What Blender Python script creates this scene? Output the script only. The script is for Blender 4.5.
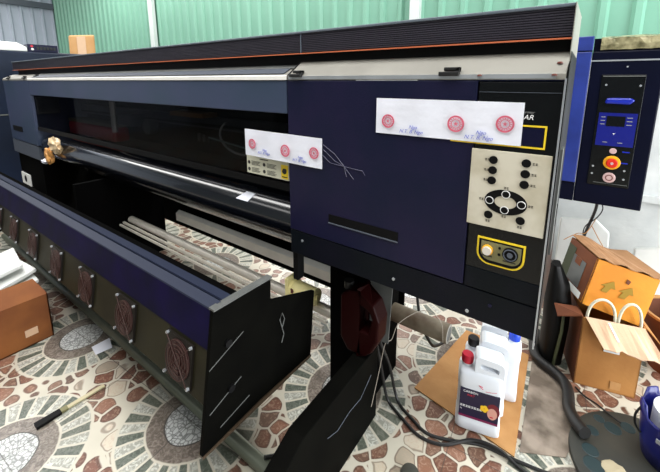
import bpy, bmesh, math, random
from mathutils import Vector, Matrix
PI = math.pi
S = bpy.context.scene
C = S.collection
for o in list(bpy.data.objects):
    bpy.data.objects.remove(o)

# ------------------------------------------------------------------ camera
cam_d = bpy.data.cameras.new('camera')
cam = bpy.data.objects.new('camera', cam_d); C.objects.link(cam)
cam.location = (0, 0, 1.43)
cam.rotation_euler = (PI/2 - math.atan(67/352), 0, math.radians(35.9))
cam_d.sensor_width = 36.0
cam_d.lens = 36.0*352/660
cam_d.shift_y = -88.5/660
cam_d.clip_start = 0.02
S.camera = cam

# ------------------------------------------------------------------ world, lights, exposure
S.view_settings.view_transform = 'Standard'
S.view_settings.look = 'None'
S.view_settings.gamma = 1.0
S.view_settings.use_curve_mapping = False
S.view_settings.exposure = 0.25
W = bpy.data.worlds.new('world'); S.world = W
W.use_nodes = True
W.node_tree.nodes['Background'].inputs[0].default_value = (0.80, 0.90, 1.0, 1)
W.node_tree.nodes['Background'].inputs[1].default_value = 0.22

def area(name, loc, sx, sy, power, col=(1, 1, 1), rot=(0, 0, 0)):
    d = bpy.data.lights.new(name, 'AREA'); d.shape = 'RECTANGLE'
    d.size = sx; d.size_y = sy; d.energy = power; d.color = col
    o = bpy.data.objects.new(name, d); C.objects.link(o)
    o.location = loc; o.rotation_euler = rot
    return o
# long translucent roof sheet along the front of the machine, tube row behind it
area('roof_skylight', (-4.0, 0.05, 4.15), 12.0, 1.9, 430, (1.0, 0.99, 0.97))
area('ceiling_tube_row', (-3.0, 2.55, 3.6), 9.0, 0.25, 150, (1.0, 0.98, 0.96))
area('roof_skylight', (-2.5, -3.2, 4.15), 9.0, 1.0, 60, (1.0, 0.99, 0.97))
# unseen light added at the open right side, brightens jugs and cartons
area('right_side_fill', (3.2, 1.2, 1.4), 2.6, 3.2, 250, (0.95, 0.98, 1.0), (0, PI/2, 0))
# unseen fill lamp added low behind the machines, for the bar and floor
area('low_back_fill', (-1.9, 3.1, 0.75), 3.0, 0.9, 45, (1.0, 0.97, 0.93), (-PI/2, 0, 0))

# ------------------------------------------------------------------ helpers
def lin(c):
    r = []
    for v in c:
        v /= 255.0
        r.append(v/12.92 if v <= 0.04045 else ((v+0.055)/1.055)**2.4)
    return (r[0], r[1], r[2], 1)

def mat(name, col, rough=0.5, metal=0.0, var=0.0, scale=8.0, bump=0.0, bscale=60.0, col2=None, spec=0.5, coat=0.0):
    m = bpy.data.materials.new(name); m.use_nodes = True
    nt = m.node_tree; b = nt.nodes['Principled BSDF']
    b.inputs['Roughness'].default_value = rough
    b.inputs['Metallic'].default_value = metal
    b.inputs['Specular IOR Level'].default_value = spec
    b.inputs['Coat Weight'].default_value = coat
    c = lin(col)
    tc = nt.nodes.new('ShaderNodeTexCoord')
    if var > 0 or col2:
        n = nt.nodes.new('ShaderNodeTexNoise'); n.inputs['Scale'].default_value = scale
        n.inputs['Detail'].default_value = 5
        nt.links.new(tc.outputs['Object'], n.inputs['Vector'])
        r = nt.nodes.new('ShaderNodeValToRGB')
        r.color_ramp.elements[0].position = 0.35; r.color_ramp.elements[1].position = 0.65
        if col2:
            c2 = lin(col2)
        else:
            c2 = tuple(min(1, v*(1-var)) for v in c[:3]) + (1,)
        r.color_ramp.elements[0].color = c2; r.color_ramp.elements[1].color = c
        nt.links.new(n.outputs['Fac'], r.inputs['Fac'])
        nt.links.new(r.outputs['Color'], b.inputs['Base Color'])
    else:
        b.inputs['Base Color'].default_value = c
    if bump > 0:
        n2 = nt.nodes.new('ShaderNodeTexNoise'); n2.inputs['Scale'].default_value = bscale
        nt.links.new(tc.outputs['Object'], n2.inputs['Vector'])
        bp = nt.nodes.new('ShaderNodeBump'); bp.inputs['Strength'].default_value = bump
        bp.inputs['Distance'].default_value = 0.01
        nt.links.new(n2.outputs['Fac'], bp.inputs['Height'])
        nt.links.new(bp.outputs['Normal'], b.inputs['Normal'])
    return m

def emit(name, col, strength):
    m = mat(name, col, 0.3)
    b = m.node_tree.nodes['Principled BSDF']
    b.inputs['Emission Color'].default_value = lin(col)
    b.inputs['Emission Strength'].default_value = strength
    return m

ORG = {}
class MB:
    def __init__(s): s.bm = bmesh.new()
    def box(s, x0, x1, y0, y1, z0, z1):
        v = [s.bm.verts.new((x, y, z)) for x in (x0, x1) for y in (y0, y1) for z in (z0, z1)]
        for f in ((0,1,3,2),(4,6,7,5),(0,4,5,1),(2,3,7,6),(0,2,6,4),(1,5,7,3)):
            s.bm.faces.new([v[i] for i in f])
        return s
    def prism(s, poly, axis, a0, a1):
        def P(a, p):
            q = list(p); q.insert(axis, a); return q
        A = [s.bm.verts.new(P(a0, p)) for p in poly]; B = [s.bm.verts.new(P(a1, p)) for p in poly]
        n = len(poly)
        s.bm.faces.new(A); s.bm.faces.new(B[::-1])
        for i in range(n):
            s.bm.faces.new((A[i], B[i], B[(i+1) % n], A[(i+1) % n]))
        return s
    def hexa(s, a, b):
        A = [s.bm.verts.new(p) for p in a]; B = [s.bm.verts.new(p) for p in b]
        n = len(A); s.bm.faces.new(A); s.bm.faces.new(B[::-1])
        for i in range(n):
            s.bm.faces.new((A[i], B[i], B[(i+1) % n], A[(i+1) % n]))
        return s
    def slab(s, quad, t, d=None):
        q = [Vector(p) for p in quad]
        n = Vector(d).normalized() if d else (q[1]-q[0]).cross(q[-1]-q[0]).normalized()
        return s.hexa(q, [p+n*t for p in q])
    def tube(s, pts, r, seg=10, closed=False, rs=None):
        pts = [Vector(p) for p in pts]; n = len(pts); rings = []
        up = None
        for i, p in enumerate(pts):
            a = pts[(i-1) % n] if (closed or i > 0) else p
            b = pts[(i+1) % n] if (closed or i < n-1) else p
            t = (b-a).normalized()
            if up is None:
                up = Vector((0, 0, 1)) if abs(t.z) < 0.9 else Vector((1, 0, 0))
            u = (up - t*up.dot(t)).normalized(); w = t.cross(u); up = u
            rr = rs[i] if rs else r
            rings.append([s.bm.verts.new(p + (u*math.cos(2*PI*k/seg)+w*math.sin(2*PI*k/seg))*rr) for k in range(seg)])
        m = n if closed else n-1
        for i in range(m):
            A = rings[i]; B = rings[(i+1) % n]
            for k in range(seg):
                s.bm.faces.new((A[k], A[(k+1) % seg], B[(k+1) % seg], B[k]))
        if not closed:
            s.bm.faces.new(rings[0][::-1]); s.bm.faces.new(rings[-1])
        return s
    def cyl(s, a, b, r, seg=24): return s.tube([a, b], r, seg)
    def disc(s, c, r, axis, t, seg=32, rz=None):
        c = Vector(c); poly = []
        o = [i for i in (0, 1, 2) if i != axis]
        for k in range(seg):
            poly.append((c[o[0]]+r*math.cos(2*PI*k/seg), c[o[1]]+(rz or r)*math.sin(2*PI*k/seg)))
        return s.prism(poly, axis, c[axis], c[axis]+t)
    def ring(s, c, r0, r1, axis, t, seg=32, e=1.0):
        c = Vector(c); o = [i for i in (0, 1, 2) if i != axis]
        R = []
        for (r, d) in ((r0, 0), (r1, 0), (r1, t), (r0, t)):
            vs = []
            for k in range(seg):
                q = [0, 0, 0]; q[axis] = c[axis]+d
                q[o[0]] = c[o[0]]+r*math.cos(2*PI*k/seg); q[o[1]] = c[o[1]]+r*e*math.sin(2*PI*k/seg)
                vs.append(s.bm.verts.new(q))
            R.append(vs)
        for j in range(4):
            A = R[j]; B = R[(j+1) % 4]
            for k in range(seg):
                s.bm.faces.new((A[k], A[(k+1) % seg], B[(k+1) % seg], B[k]))
        return s
    def frame(s, x0, x1, z0, z1, w, y0, y1):
        s.box(x0, x1, y0, y1, z0, z0+w); s.box(x0, x1, y0, y1, z1-w, z1)
        s.box(x0, x0+w, y0, y1, z0+w, z1-w); s.box(x1-w, x1, y0, y1, z0+w, z1-w)
        return s
    def lathe(s, c, prof, seg=32):
        c = Vector(c); rings = []
        for r, z in prof:
            rings.append([s.bm.verts.new((c.x+r*math.cos(2*PI*k/seg), c.y+r*math.sin(2*PI*k/seg), c.z+z)) for k in range(seg)])
        for i in range(len(rings)-1):
            A = rings[i]; B = rings[i+1]
            for k in range(seg):
                s.bm.faces.new((A[k], A[(k+1) % seg], B[(k+1) % seg], B[k]))
        s.bm.faces.new(rings[0][::-1]); s.bm.faces.new(rings[-1])
        return s
    def build(s, name, m, parent=None, smooth=False, bevel=0, subd=0, org=None):
        bmesh.ops.recalc_face_normals(s.bm, faces=s.bm.faces)
        O = Vector(org) if org else (ORG.get(parent.name, Vector()) if parent else Vector())
        if O.length > 0:
            bmesh.ops.translate(s.bm, vec=-O, verts=s.bm.verts)
        me = bpy.data.meshes.new(name); s.bm.to_mesh(me); s.bm.free()
        if smooth:
            for p in me.polygons: p.use_smooth = True
        o = bpy.data.objects.new(name, me); C.objects.link(o)
        me.materials.append(m)
        if parent:
            o.parent = parent; ORG[o.name] = O
        elif org:
            o.location = O
            ORG[o.name] = O
        if smooth and not subd:
            e = o.modifiers.new('split', 'EDGE_SPLIT'); e.split_angle = math.radians(40)
        if bevel:
            b = o.modifiers.new('bevel', 'BEVEL'); b.width = bevel; b.segments = 2; b.limit_method = 'ANGLE'
        if subd:
            q = o.modifiers.new('subd', 'SUBSURF'); q.levels = subd; q.render_levels = subd
        return o

def tag(o, label, cat, group=None):
    o['label'] = label; o['category'] = cat
    if group: o['group'] = group
    return o
def thing(name, loc, label, cat, group=None, local=False):
    o = bpy.data.objects.new(name, None); C.objects.link(o)
    o.location = loc; o.empty_display_size = 0.1
    ORG[o.name] = Vector() if local else Vector(loc)
    return tag(o, label, cat, group)
def struct(o):
    o['kind'] = 'structure'; return o
def text(name, body, size, mtx, m, parent, extr=0.0004, shear=0.0, width=1.0):
    cu = bpy.data.curves.new(name, 'FONT'); cu.body = body; cu.size = size; cu.extrude = extr; cu.shear = shear
    cu.align_x = 'CENTER'; cu.align_y = 'CENTER'
    t = bpy.data.objects.new(name, cu); C.objects.link(t)
    bpy.context.view_layer.update()
    me = bpy.data.meshes.new_from_object(t.evaluated_get(bpy.context.evaluated_depsgraph_get()))
    bpy.data.objects.remove(t); bpy.data.curves.remove(cu)
    me.transform(Matrix.Diagonal((width, 1, 1, 1)))
    O = ORG.get(parent.name, Vector())
    me.transform(Matrix.Translation(-O) @ mtx)
    me.materials.clear(); me.materials.append(m)
    o = bpy.data.objects.new(name, me); C.objects.link(o); o.parent = parent; ORG[o.name] = O
    return o
def face_y(x, y, z):   # text upright on a face looking towards -Y
    return Matrix.Translation((x, y, z)) @ Matrix.Rotation(PI/2, 4, 'X')

# ------------------------------------------------------------------ materials
M = {}
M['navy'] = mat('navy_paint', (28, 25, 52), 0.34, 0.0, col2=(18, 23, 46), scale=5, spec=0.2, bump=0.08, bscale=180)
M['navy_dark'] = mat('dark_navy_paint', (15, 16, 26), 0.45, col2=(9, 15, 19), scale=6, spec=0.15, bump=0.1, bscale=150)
M['navy_lit'] = mat('lit_navy_paint', (58, 66, 92), 0.36, col2=(50, 64, 84), scale=3, bump=0.06, bscale=180)  # navy made lighter: reflections on beam and left cabinet put into the colour
M['purple'] = mat('purple_navy_paint', (20, 14, 54), 0.6, col2=(13, 13, 36), scale=7, spec=0.05)
M['lip'] = mat('dark_blue_lip', (34, 40, 58), 0.5, spec=0.2)
M['card_dull'] = mat('dull_brown_card', (158, 118, 82), 0.85, col2=(136, 98, 64), scale=9, bump=0.2)
M['black'] = mat('black_metal', (9, 9, 10), 0.55, spec=0.15)
M['soot'] = mat('sooty_black', (10, 10, 8), 0.6, col2=(7, 7, 6), scale=9, spec=0.02)
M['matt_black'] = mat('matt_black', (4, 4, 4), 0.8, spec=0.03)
M['gloss_black'] = mat('gloss_black', (8, 10, 12), 0.22, spec=0.35)
M['platen'] = mat('black_roll_surface', (4, 7, 14), 0.19, spec=1.0, coat=0.6)
M['cover'] = mat('charcoal_plastic', (40, 36, 48), 0.5, var=0.2, scale=20)
M['cover_top'] = mat('grey_cover_edge', (88, 98, 108), 0.45)
M['ledge'] = mat('grey_ledge_paint', (142, 140, 132), 0.45, var=0.18, scale=7)
M['silver'] = mat('brushed_silver', (190, 195, 200), 0.32, 0.6, var=0.15, scale=14)
M['grey_dark'] = mat('mid_grey_metal', (78, 84, 94), 0.4)
M['orange'] = mat('orange_pinstripe', (196, 104, 66), 0.5)
M['cream'] = mat('cream_panel', (206, 200, 182), 0.5, col2=(186, 178, 156), scale=14)
M['yellow'] = mat('yellow_outline', (238, 205, 40), 0.5)
M['olive'] = mat('olive_gauge_plate', (120, 116, 78), 0.5)
M['lcd'] = mat('blank_display', (8, 8, 40), 0.15)
M['white'] = mat('white_print', (235, 235, 235), 0.6)
M['grey_print'] = mat('grey_print', (130, 130, 130), 0.6)
M['darkprint'] = mat('dark_print', (40, 38, 36), 0.6)
M['paper'] = mat('white_paper', (232, 234, 244), 0.7, var=0.06, scale=10, bump=0.15, bscale=30)
M['stamp'] = mat('pink_red_ink', (214, 96, 120), 0.7, var=0.25, scale=90)
M['pen'] = mat('blue_pen_ink', (112, 122, 196), 0.7)
M['rust'] = mat('rusty_screw', (96, 46, 36), 0.6)
M['steel'] = mat('steel_tube', (226, 220, 208), 0.35, 0.2, var=0.1, scale=20)
M['whitebar'] = mat('white_bar', (240, 238, 232), 0.4, var=0.1, scale=10)
M['greytube'] = mat('grey_floor_tube', (112, 118, 104), 0.4, 0.4, var=0.15, scale=12)
M['fanface'] = mat('olive_black_face', (40, 37, 22), 0.55, col2=(28, 26, 15), scale=6, spec=0.12)  # olive tint puts light bounced off the floor into the colour
M['fanplate'] = mat('dark_fan_plate', (22, 18, 14), 0.5, spec=0.2)
M['fanred'] = mat('dark_red_rotor', (50, 14, 14), 0.45)
M['guard'] = mat('dull_guard_wire', (60, 34, 28), 0.5, 0.2)
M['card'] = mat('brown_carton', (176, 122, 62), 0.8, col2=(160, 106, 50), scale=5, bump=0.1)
M['card_left'] = mat('red_brown_carton', (140, 84, 36), 0.8, col2=(116, 64, 26), scale=5, bump=0.1)
M['card_orange'] = mat('orange_carton', (214, 140, 34), 0.75, col2=(196, 120, 24), scale=6, bump=0.1)
M['card_pale'] = mat('pale_carton_inside', (214, 178, 146), 0.8, var=0.1, scale=8, bump=0.1)
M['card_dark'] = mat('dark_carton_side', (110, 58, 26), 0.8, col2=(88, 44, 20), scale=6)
M['card_tan'] = mat('tan_card_sheet', (186, 138, 84), 0.8, col2=(168, 118, 66), scale=7, bump=0.08)
M['kraft'] = mat('grubby_grey_sheet', (150, 136, 122), 0.8, col2=(96, 84, 72), scale=11, bump=0.3, bscale=40)
M['print_green'] = mat('faded_green_print', (142, 112, 26), 0.8)
M['jug'] = mat('white_jug_plastic', (226, 230, 236), 0.35)
M['capred'] = mat('red_cap', (196, 22, 52), 0.4)
M['capblue'] = mat('blue_cap', (30, 70, 200), 0.4)
M['capblack'] = mat('black_cap', (18, 18, 20), 0.4)
M['labelnavy'] = mat('navy_label', (24, 18, 52), 0.4)
M['magenta'] = mat('magenta_fade', (120, 26, 72), 0.4)
M['skin'] = mat('printed_skin', (214, 156, 140), 0.5)
M['hairred'] = mat('printed_dark_red', (110, 24, 36), 0.5)
M['petal'] = mat('printed_yellow', (236, 190, 30), 0.5)
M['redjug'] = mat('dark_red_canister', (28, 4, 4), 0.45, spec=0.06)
M['dullgrey'] = mat('dull_grey_sheet', (92, 94, 92), 0.6, var=0.25, scale=14)
M['rubber'] = mat('black_rubber', (14, 14, 14), 0.5)
M['thinwire'] = mat('pale_wire', (150, 140, 128), 0.5)
M['ylw_plastic'] = mat('aged_yellow_plastic', (250, 238, 170), 0.5, var=0.12, scale=20)
M['bluepanel'] = mat('deep_navy_machine', (5, 8, 28), 0.4, var=0.25, scale=4, spec=0.12)
M['bluestrip'] = mat('brighter_blue_strip', (36, 54, 132), 0.4, col2=(28, 44, 112), scale=10)  # brighter blue strip down the left corner of the blue machine
M['bluescreen'] = emit('lit_blue_screen', (12, 20, 104), 0.12)
M['bluelamp'] = mat('blue_handle', (26, 40, 150), 0.2)
M['estop_y'] = mat('estop_yellow', (236, 170, 30), 0.4)
M['estop_r'] = mat('estop_red', (196, 36, 20), 0.35)
M['pinkbtn'] = mat('pale_pink_button', (186, 156, 154), 0.4)
M['film'] = mat('yellowed_plastic_film', (168, 160, 124), 0.22, 0.1, col2=(92, 88, 62), scale=22, bump=0.6, bscale=24)
M['bluebucket'] = mat('blue_plastic', (16, 22, 104), 0.3)
M['mat_dark'] = mat('grimy_dark_plastic', (58, 56, 48), 0.6, col2=(38, 40, 36), scale=7)
M['teal'] = mat('dark_teal_stain', (20, 44, 48), 0.5)
M['plaster'] = mat('white_plaster', (214, 217, 216), 0.8, col2=(190, 194, 194), scale=4, bump=0.2, bscale=25)
M['cladgreen'] = mat('green_metal_cladding', (118, 168, 146), 0.4, var=0.08, scale=1.5)
M['cladgrey'] = mat('grey_metal_cladding', (176, 184, 198), 0.4, var=0.08, scale=1.5)
M['post'] = mat('white_post', (196, 204, 200), 0.5)
M['foam'] = mat('white_foam', (228, 230, 226), 0.7, var=0.08, scale=9)
M['woodboard'] = mat('tan_board', (196, 150, 98), 0.7, col2=(182, 132, 80), scale=6)
M['tin'] = mat('pale_sticker', (208, 206, 184), 0.6)

def glass_mat():
    m = bpy.data.materials.new('smoked_acrylic'); m.use_nodes = True
    nt = m.node_tree; nt.nodes.clear()
    out = nt.nodes.new('ShaderNodeOutputMaterial')
    tr = nt.nodes.new('ShaderNodeBsdfTransparent'); tr.inputs[0].default_value = (0.52, 0.52, 0.53, 1)
    gl = nt.nodes.new('ShaderNodeBsdfGlossy'); gl.inputs['Roughness'].default_value = 0.03
    gl.inputs[0].default_value = (0.9, 0.9, 0.9, 1)
    fr = nt.nodes.new('ShaderNodeFresnel'); fr.inputs['IOR'].default_value = 1.4
    mx = nt.nodes.new('ShaderNodeMixShader')
    sc = nt.nodes.new('ShaderNodeMath'); sc.operation = 'MULTIPLY'; sc.inputs[1].default_value = 0.06
    nt.links.new(fr.outputs[0], sc.inputs[0]); nt.links.new(sc.outputs[0], mx.inputs[0]); nt.links.new(tr.outputs[0], mx.inputs[1]); nt.links.new(gl.outputs[0], mx.inputs[2])
    nt.links.new(mx.outputs[0], out.inputs[0])
    return m
M['smoke'] = glass_mat()

def floor_mat():
    m = bpy.data.materials.new('pebble_mosaic_tile'); m.use_nodes = True
    nt = m.node_tree; b = nt.nodes['Principled BSDF']; L = nt.links.new
    def N(t): return nt.nodes.new(t)
    def math_(op, a, b_=None, c=None):
        n = N('ShaderNodeMath'); n.operation = op
        for i, v in enumerate((a, b_, c)):
            if v is None: continue
            if isinstance(v, (int, float)): n.inputs[i].default_value = v
            else: L(v, n.inputs[i])
        return n.outputs[0]
    def mix(f, a, b_):
        n = N('ShaderNodeMix'); n.data_type = 'RGBA'
        if isinstance(f, (int, float)): n.inputs[0].default_value = f
        else: L(f, n.inputs[0])
        for i, v in ((6, a), (7, b_)):
            if isinstance(v, tuple): n.inputs[i].default_value = v
            else: L(v, n.inputs[i])
        return n.outputs[2]
    def step(x, a, w):     # 0 below a, 1 above a+w
        n = N('ShaderNodeMapRange'); n.clamp = True
        L(x, n.inputs[0]); n.inputs[1].default_value = a; n.inputs[2].default_value = a+w
        return n.outputs[0]
    tc = N('ShaderNodeTexCoord')
    mp = N('ShaderNodeMapping'); mp.vector_type = 'TEXTURE'
    mp.inputs['Location'].default_value = (-1.22, 0.672, 0)
    mp.inputs['Rotation'].default_value = (0, 0, math.radians(4))
    L(tc.outputs['Object'], mp.inputs['Vector'])
    sp = N('ShaderNodeSeparateXYZ'); L(mp.outputs[0], sp.inputs[0])
    X, Y = sp.outputs[0], sp.outputs[1]
    T = 0.48; D = T*math.sqrt(2)
    # coordinates on the diagonal lattice of rosettes
    A = math_('MULTIPLY', math_('ADD', X, Y), 1/(D*math.sqrt(2)))
    B = math_('MULTIPLY', math_('SUBTRACT', Y, X), 1/(D*math.sqrt(2)))
    ai = math_('SUBTRACT', math_('FRACT', math_('ADD', A, 0.5)), 0.5)
    bi = math_('SUBTRACT', math_('FRACT', math_('ADD', B, 0.5)), 0.5)
    n1 = N('ShaderNodeTexNoise'); n1.inputs['Scale'].default_value = 14; L(tc.outputs['Object'], n1.inputs['Vector'])
    wob = math_('MULTIPLY', math_('SUBTRACT', n1.outputs['Fac'], 0.5), 0.015)
    r = math_('MULTIPLY', math_('SQRT', math_('ADD', math_('MULTIPLY', ai, ai), math_('MULTIPLY', bi, bi))), D)
    r = math_('ADD', r, wob)
    th = math_('ARCTAN2', bi, ai)
    th = math_('ADD', th, math_('MULTIPLY', wob, 2.0))
    # pebbles
    vo = N('ShaderNodeTexVoronoi'); vo.feature = 'DISTANCE_TO_EDGE'; vo.inputs['Scale'].default_value = 12.5
    vc = N('ShaderNodeTexVoronoi'); vc.inputs['Scale'].default_value = 12.5; vc.inputs['Randomness'].default_value = 0.8; vo.inputs['Randomness'].default_value = 0.8
    dm = N('ShaderNodeVectorMath'); dm.operation = 'ADD'
    nd = N('ShaderNodeTexNoise'); nd.inputs['Scale'].default_value = 9; L(tc.outputs['Object'], nd.inputs['Vector'])
    sc = N('ShaderNodeVectorMath'); sc.operation = 'SCALE'; sc.inputs['Scale'].default_value = 0.03
    L(nd.outputs['Color'], sc.inputs[0]); L(mp.outputs[0], dm.inputs[0]); L(sc.outputs[0], dm.inputs[1])
    L(dm.outputs[0], vo.inputs['Vector']); L(dm.outputs[0], vc.inputs['Vector'])
    sepc = N('ShaderNodeSeparateColor'); L(vc.outputs['Color'], sepc.inputs[0])
    grain = N('ShaderNodeTexNoise'); grain.inputs['Scale'].default_value = 45; grain.inputs['Detail'].default_value = 6
    grain.inputs['Distortion'].default_value = 2.0
    L(tc.outputs['Object'], grain.inputs['Vector'])
    ramp = N('ShaderNodeValToRGB'); L(sepc.outputs[0], ramp.inputs[0])
    e = ramp.color_ramp.elements
    e[0].position = 0; e[0].color = lin((104, 72, 58)); e[1].position = 1; e[1].color = lin((206, 196, 178))
    for p, c in ((0.35, (118, 76, 60)), (0.6, (140, 98, 78)), (0.78, (88, 70, 60)), (0.82, (190, 178, 158))):
        q = ramp.color_ramp.elements.new(p); q.color = lin(c)
    peb = mix(math_('MULTIPLY', step(grain.outputs['Fac'], 0.5, 0.15), 0.45), ramp.outputs[0], lin((188, 160, 140)))
    grout = lin((200, 194, 178))
    edge = math_('MULTIPLY', step(vo.outputs['Distance'], 0.04, 0.025), math_('SUBTRACT', 1.0, step(vc.outputs['Distance'], 0.60, 0.03)))
    rim = math_('MULTIPLY', edge, math_('MAXIMUM', step(vc.outputs['Distance'], 0.54, 0.03), math_('SUBTRACT', 1.0, step(vo.outputs['Distance'], 0.09, 0.03))))
    base = mix(edge, grout, peb)
    base = mix(math_('MULTIPLY', rim, 0.55), base, lin((70, 46, 38)))
    # radial stones
    NS = 34
    tf = math_('MULTIPLY', math_('ADD', th, PI), NS/(2*PI))
    fr = math_('FRACT', tf)
    sd = math_('MULTIPLY', math_('ABSOLUTE', math_('SUBTRACT', fr, 0.5)), math_('MULTIPLY', r, 2*PI/NS))
    half = math_('MULTIPLY', r, PI/NS)
    stm = math_('SUBTRACT', 1.0, step(math_('SUBTRACT', sd, half), -0.0055, 0.002))
    alt = math_('MODULO', math_('FLOOR', tf), 2.0)
    wh = mix(step(grain.outputs['Fac'], 0.45, 0.2), lin((150, 150, 140)), lin((208, 208, 198)))
    gy = mix(step(grain.outputs['Fac'], 0.4, 0.3), lin((72, 80, 70)), lin((120, 124, 114)))
    stone = mix(alt, gy, wh)
    radial = mix(stm, grout, stone)
    rin = step(r, 0.178, 0.004); rout = math_('SUBTRACT', 1.0, step(r, 0.278, 0.004))
    zone = math_('MULTIPLY', rin, rout)
    col = mix(math_('SUBTRACT', 1.0, step(r, 0.290, 0.004)), base, grout)
    col = mix(zone, col, radial)
    ringc = mix(step(grain.outputs['Fac'], 0.42, 0.2), lin((98, 88, 80)), lin((140, 130, 120)))
    col = mix(math_('SUBTRACT', 1.0, step(r, 0.170, 0.004)), col, ringc)
    v2 = N('ShaderNodeTexVoronoi'); v2.feature = 'DISTANCE_TO_EDGE'; v2.inputs['Scale'].default_value = 55
    L(dm.outputs[0], v2.inputs['Vector'])
    cen = mix(step(v2.outputs['Distance'], 0.03, 0.12), lin((128, 130, 128)), lin((204, 206, 204)))
    col = mix(math_('SUBTRACT', 1.0, step(r, 0.106, 0.003)), col, lin((60, 56, 52)))
    col = mix(math_('SUBTRACT', 1.0, step(r, 0.101, 0.003)), col, cen)
    # tile joints
    for U in (X, Y):
        f = math_('ABSOLUTE', math_('SUBTRACT', math_('FRACT', math_('ADD', math_('MULTIPLY', U, 1/T), 0.5)), 0.5))
        ln = math_('SUBTRACT', 1.0, step(f, 0.0025, 0.002))
        col = mix(math_('MULTIPLY', ln, 0.7), col, lin((66, 62, 58)))
    # dirt
    d = N('ShaderNodeTexNoise'); d.inputs['Scale'].default_value = 2.2; d.inputs['Detail'].default_value = 6
    L(tc.outputs['Object'], d.inputs['Vector'])
    col = mix(math_('MULTIPLY', step(d.outputs['Fac'], 0.5, 0.25), 0.35), col, lin((120, 112, 96)))
    L(col, b.inputs['Base Color'])
    b.inputs['Roughness'].default_value = 0.35
    return m
M['floor'] = floor_mat()

# ------------------------------------------------------------------ setting
struct(MB().box(-10.6, 3.5, -4.5, 3.3, -0.1, 0.0).build('floor', M['floor']))
YW = 3.2; XL = -10.2
wb = struct(MB().box(XL, 3.5, YW, YW+0.15, 0, 1.72).build('wall_back', M['plaster']))
def corrugated(n0, n1, axis_pos, pitch=0.19, depth=0.03):
    pts = []; x = n0
    while x < n1:
        pts += [(x, 0), (x+pitch*0.62, 0), (x+pitch*0.72, depth), (x+pitch*0.90, depth)]
        x += pitch
    pts.append((x, 0))
    return pts
mb = MB(); pr = corrugated(XL, 3.3, YW)
poly = [(x, YW-d) for x, d in pr] + [(pr[-1][0], YW+0.05), (pr[0][0], YW+0.05)]
mb.prism(poly, 2, 1.6, 4.2)
mb.build('metal_cladding', M['cladgreen'], wb)
MB().box(0.0, 3.5, YW-0.035, YW, 0.60, 0.645).build('trim_ledge', M['plaster'], wb)
mb = MB(); pr = corrugated(-4.4, YW-0.02, XL)
poly = [(XL+d, y) for y, d in pr] + [(XL-0.05, pr[-1][0]), (XL-0.05, pr[0][0])]
mb.prism(poly, 2, 0, 4.2)
struct(mb.build('wall_left', M['cladgrey']))
struct(MB().box(-5.86, -5.74, YW-0.09, YW-0.03, 0, 4.2).build('trim_1', M['post'], bevel=0.005))
struct(MB().box(-1.375, -1.285, YW-0.09, YW-0.03, 0, 4.2).build('trim_2', M['post'], bevel=0.005))
struct(MB().box(XL+0.03, XL+0.12, -4.4, YW, 3.02, 3.14).build('trim_3', M['grey_dark'], bevel=0.005))

struct(MB().box(-10.6, 3.5, -4.6, -4.5, 0, 4.2).build('wall_front', mat('grey_front_wall', (96, 100, 102), 0.7)))
struct(MB().box(-10.6, 3.5, -4.6, 3.4, 4.2, 4.3).build('ceiling', mat('grey_roof_sheet', (104, 110, 112), 0.7)))

# ------------------------------------------------------------------ large format printer
P = thing('large_format_printer', (-2.4, 1.4, 0), 'long navy and charcoal wide-format printer filling the middle of the shop', 'printer')
XR = -0.03      # right end
XS = -0.924     # seam between right cabinet and print opening
XQ = -4.02      # inner edge of left cabinet
XE = -4.83      # left end
# top cover with fine horizontal ribs
prof = [(1.075, 1.532)]
nr = 11
for i in range(nr):
    z0 = 1.536 + i*0.0062
    prof += [(1.055, z0), (1.055, z0+0.004), (1.061, z0+0.0042), (1.061, z0+0.006)]
prof += [(1.055, 1.605), (1.062, 1.611), (1.46, 1.63), (1.46, 1.532)]
cov = MB().prism(prof, 0, -4.66, -0.045).build('top_cover', M['cover'], P)
MB().box(-4.66, -0.045, 1.050, 1.062, 1.603, 1.6115).build('cover_edge', M['cover_top'], cov, bevel=0.002)
MB().box(-4.66, -0.045, 1.050, 1.06, 1.5285, 1.532).build('orange_stripe', M['orange'], cov)
MB().prism([(1.047, 1.50), (1.047, 1.612), (1.46, 1.634), (1.46, 1.44), (1.08, 1.44)], 0, -0.045, -0.043).build('cover_end_cap', M['ledge'], cov)
MB().box(-0.9015, -0.8985, 1.0535, 1.06, 1.527, 1.606).build('cover_joint', M['cover_top'], cov)
MB().box(-4.60, -0.045, 1.080, 1.45, 1.44, 1.53).build('cover_gap', M['black'], P)
# right cabinet
cab = MB().box(XS, -0.046, 1.008, 1.45, 0.745, 1.428).build('right_cabinet', M['black'], P)
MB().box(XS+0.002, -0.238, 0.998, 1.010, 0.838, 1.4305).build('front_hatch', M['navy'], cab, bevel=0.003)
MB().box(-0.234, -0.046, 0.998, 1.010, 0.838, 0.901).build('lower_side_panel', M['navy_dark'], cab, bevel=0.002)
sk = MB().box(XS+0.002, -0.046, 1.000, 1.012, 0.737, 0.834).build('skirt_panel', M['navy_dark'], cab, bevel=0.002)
MB().disc((-0.46, 1.0, 0.775), 0.005, 1, -0.003, 12).build('screw', M['silver'], sk)
MB().disc((-0.22, 1.0, 0.757), 0.005, 1, -0.003, 12).build('screw', M['silver'], sk)
MB().disc((-0.16, 1.0, 0.798), 0.005, 1, -0.003, 12).build('screw', M['navy'], sk)
MB().disc((-0.86, 1.0, 0.800), 0.005, 1, -0.003, 12).build('screw', M['silver'], sk)
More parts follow.
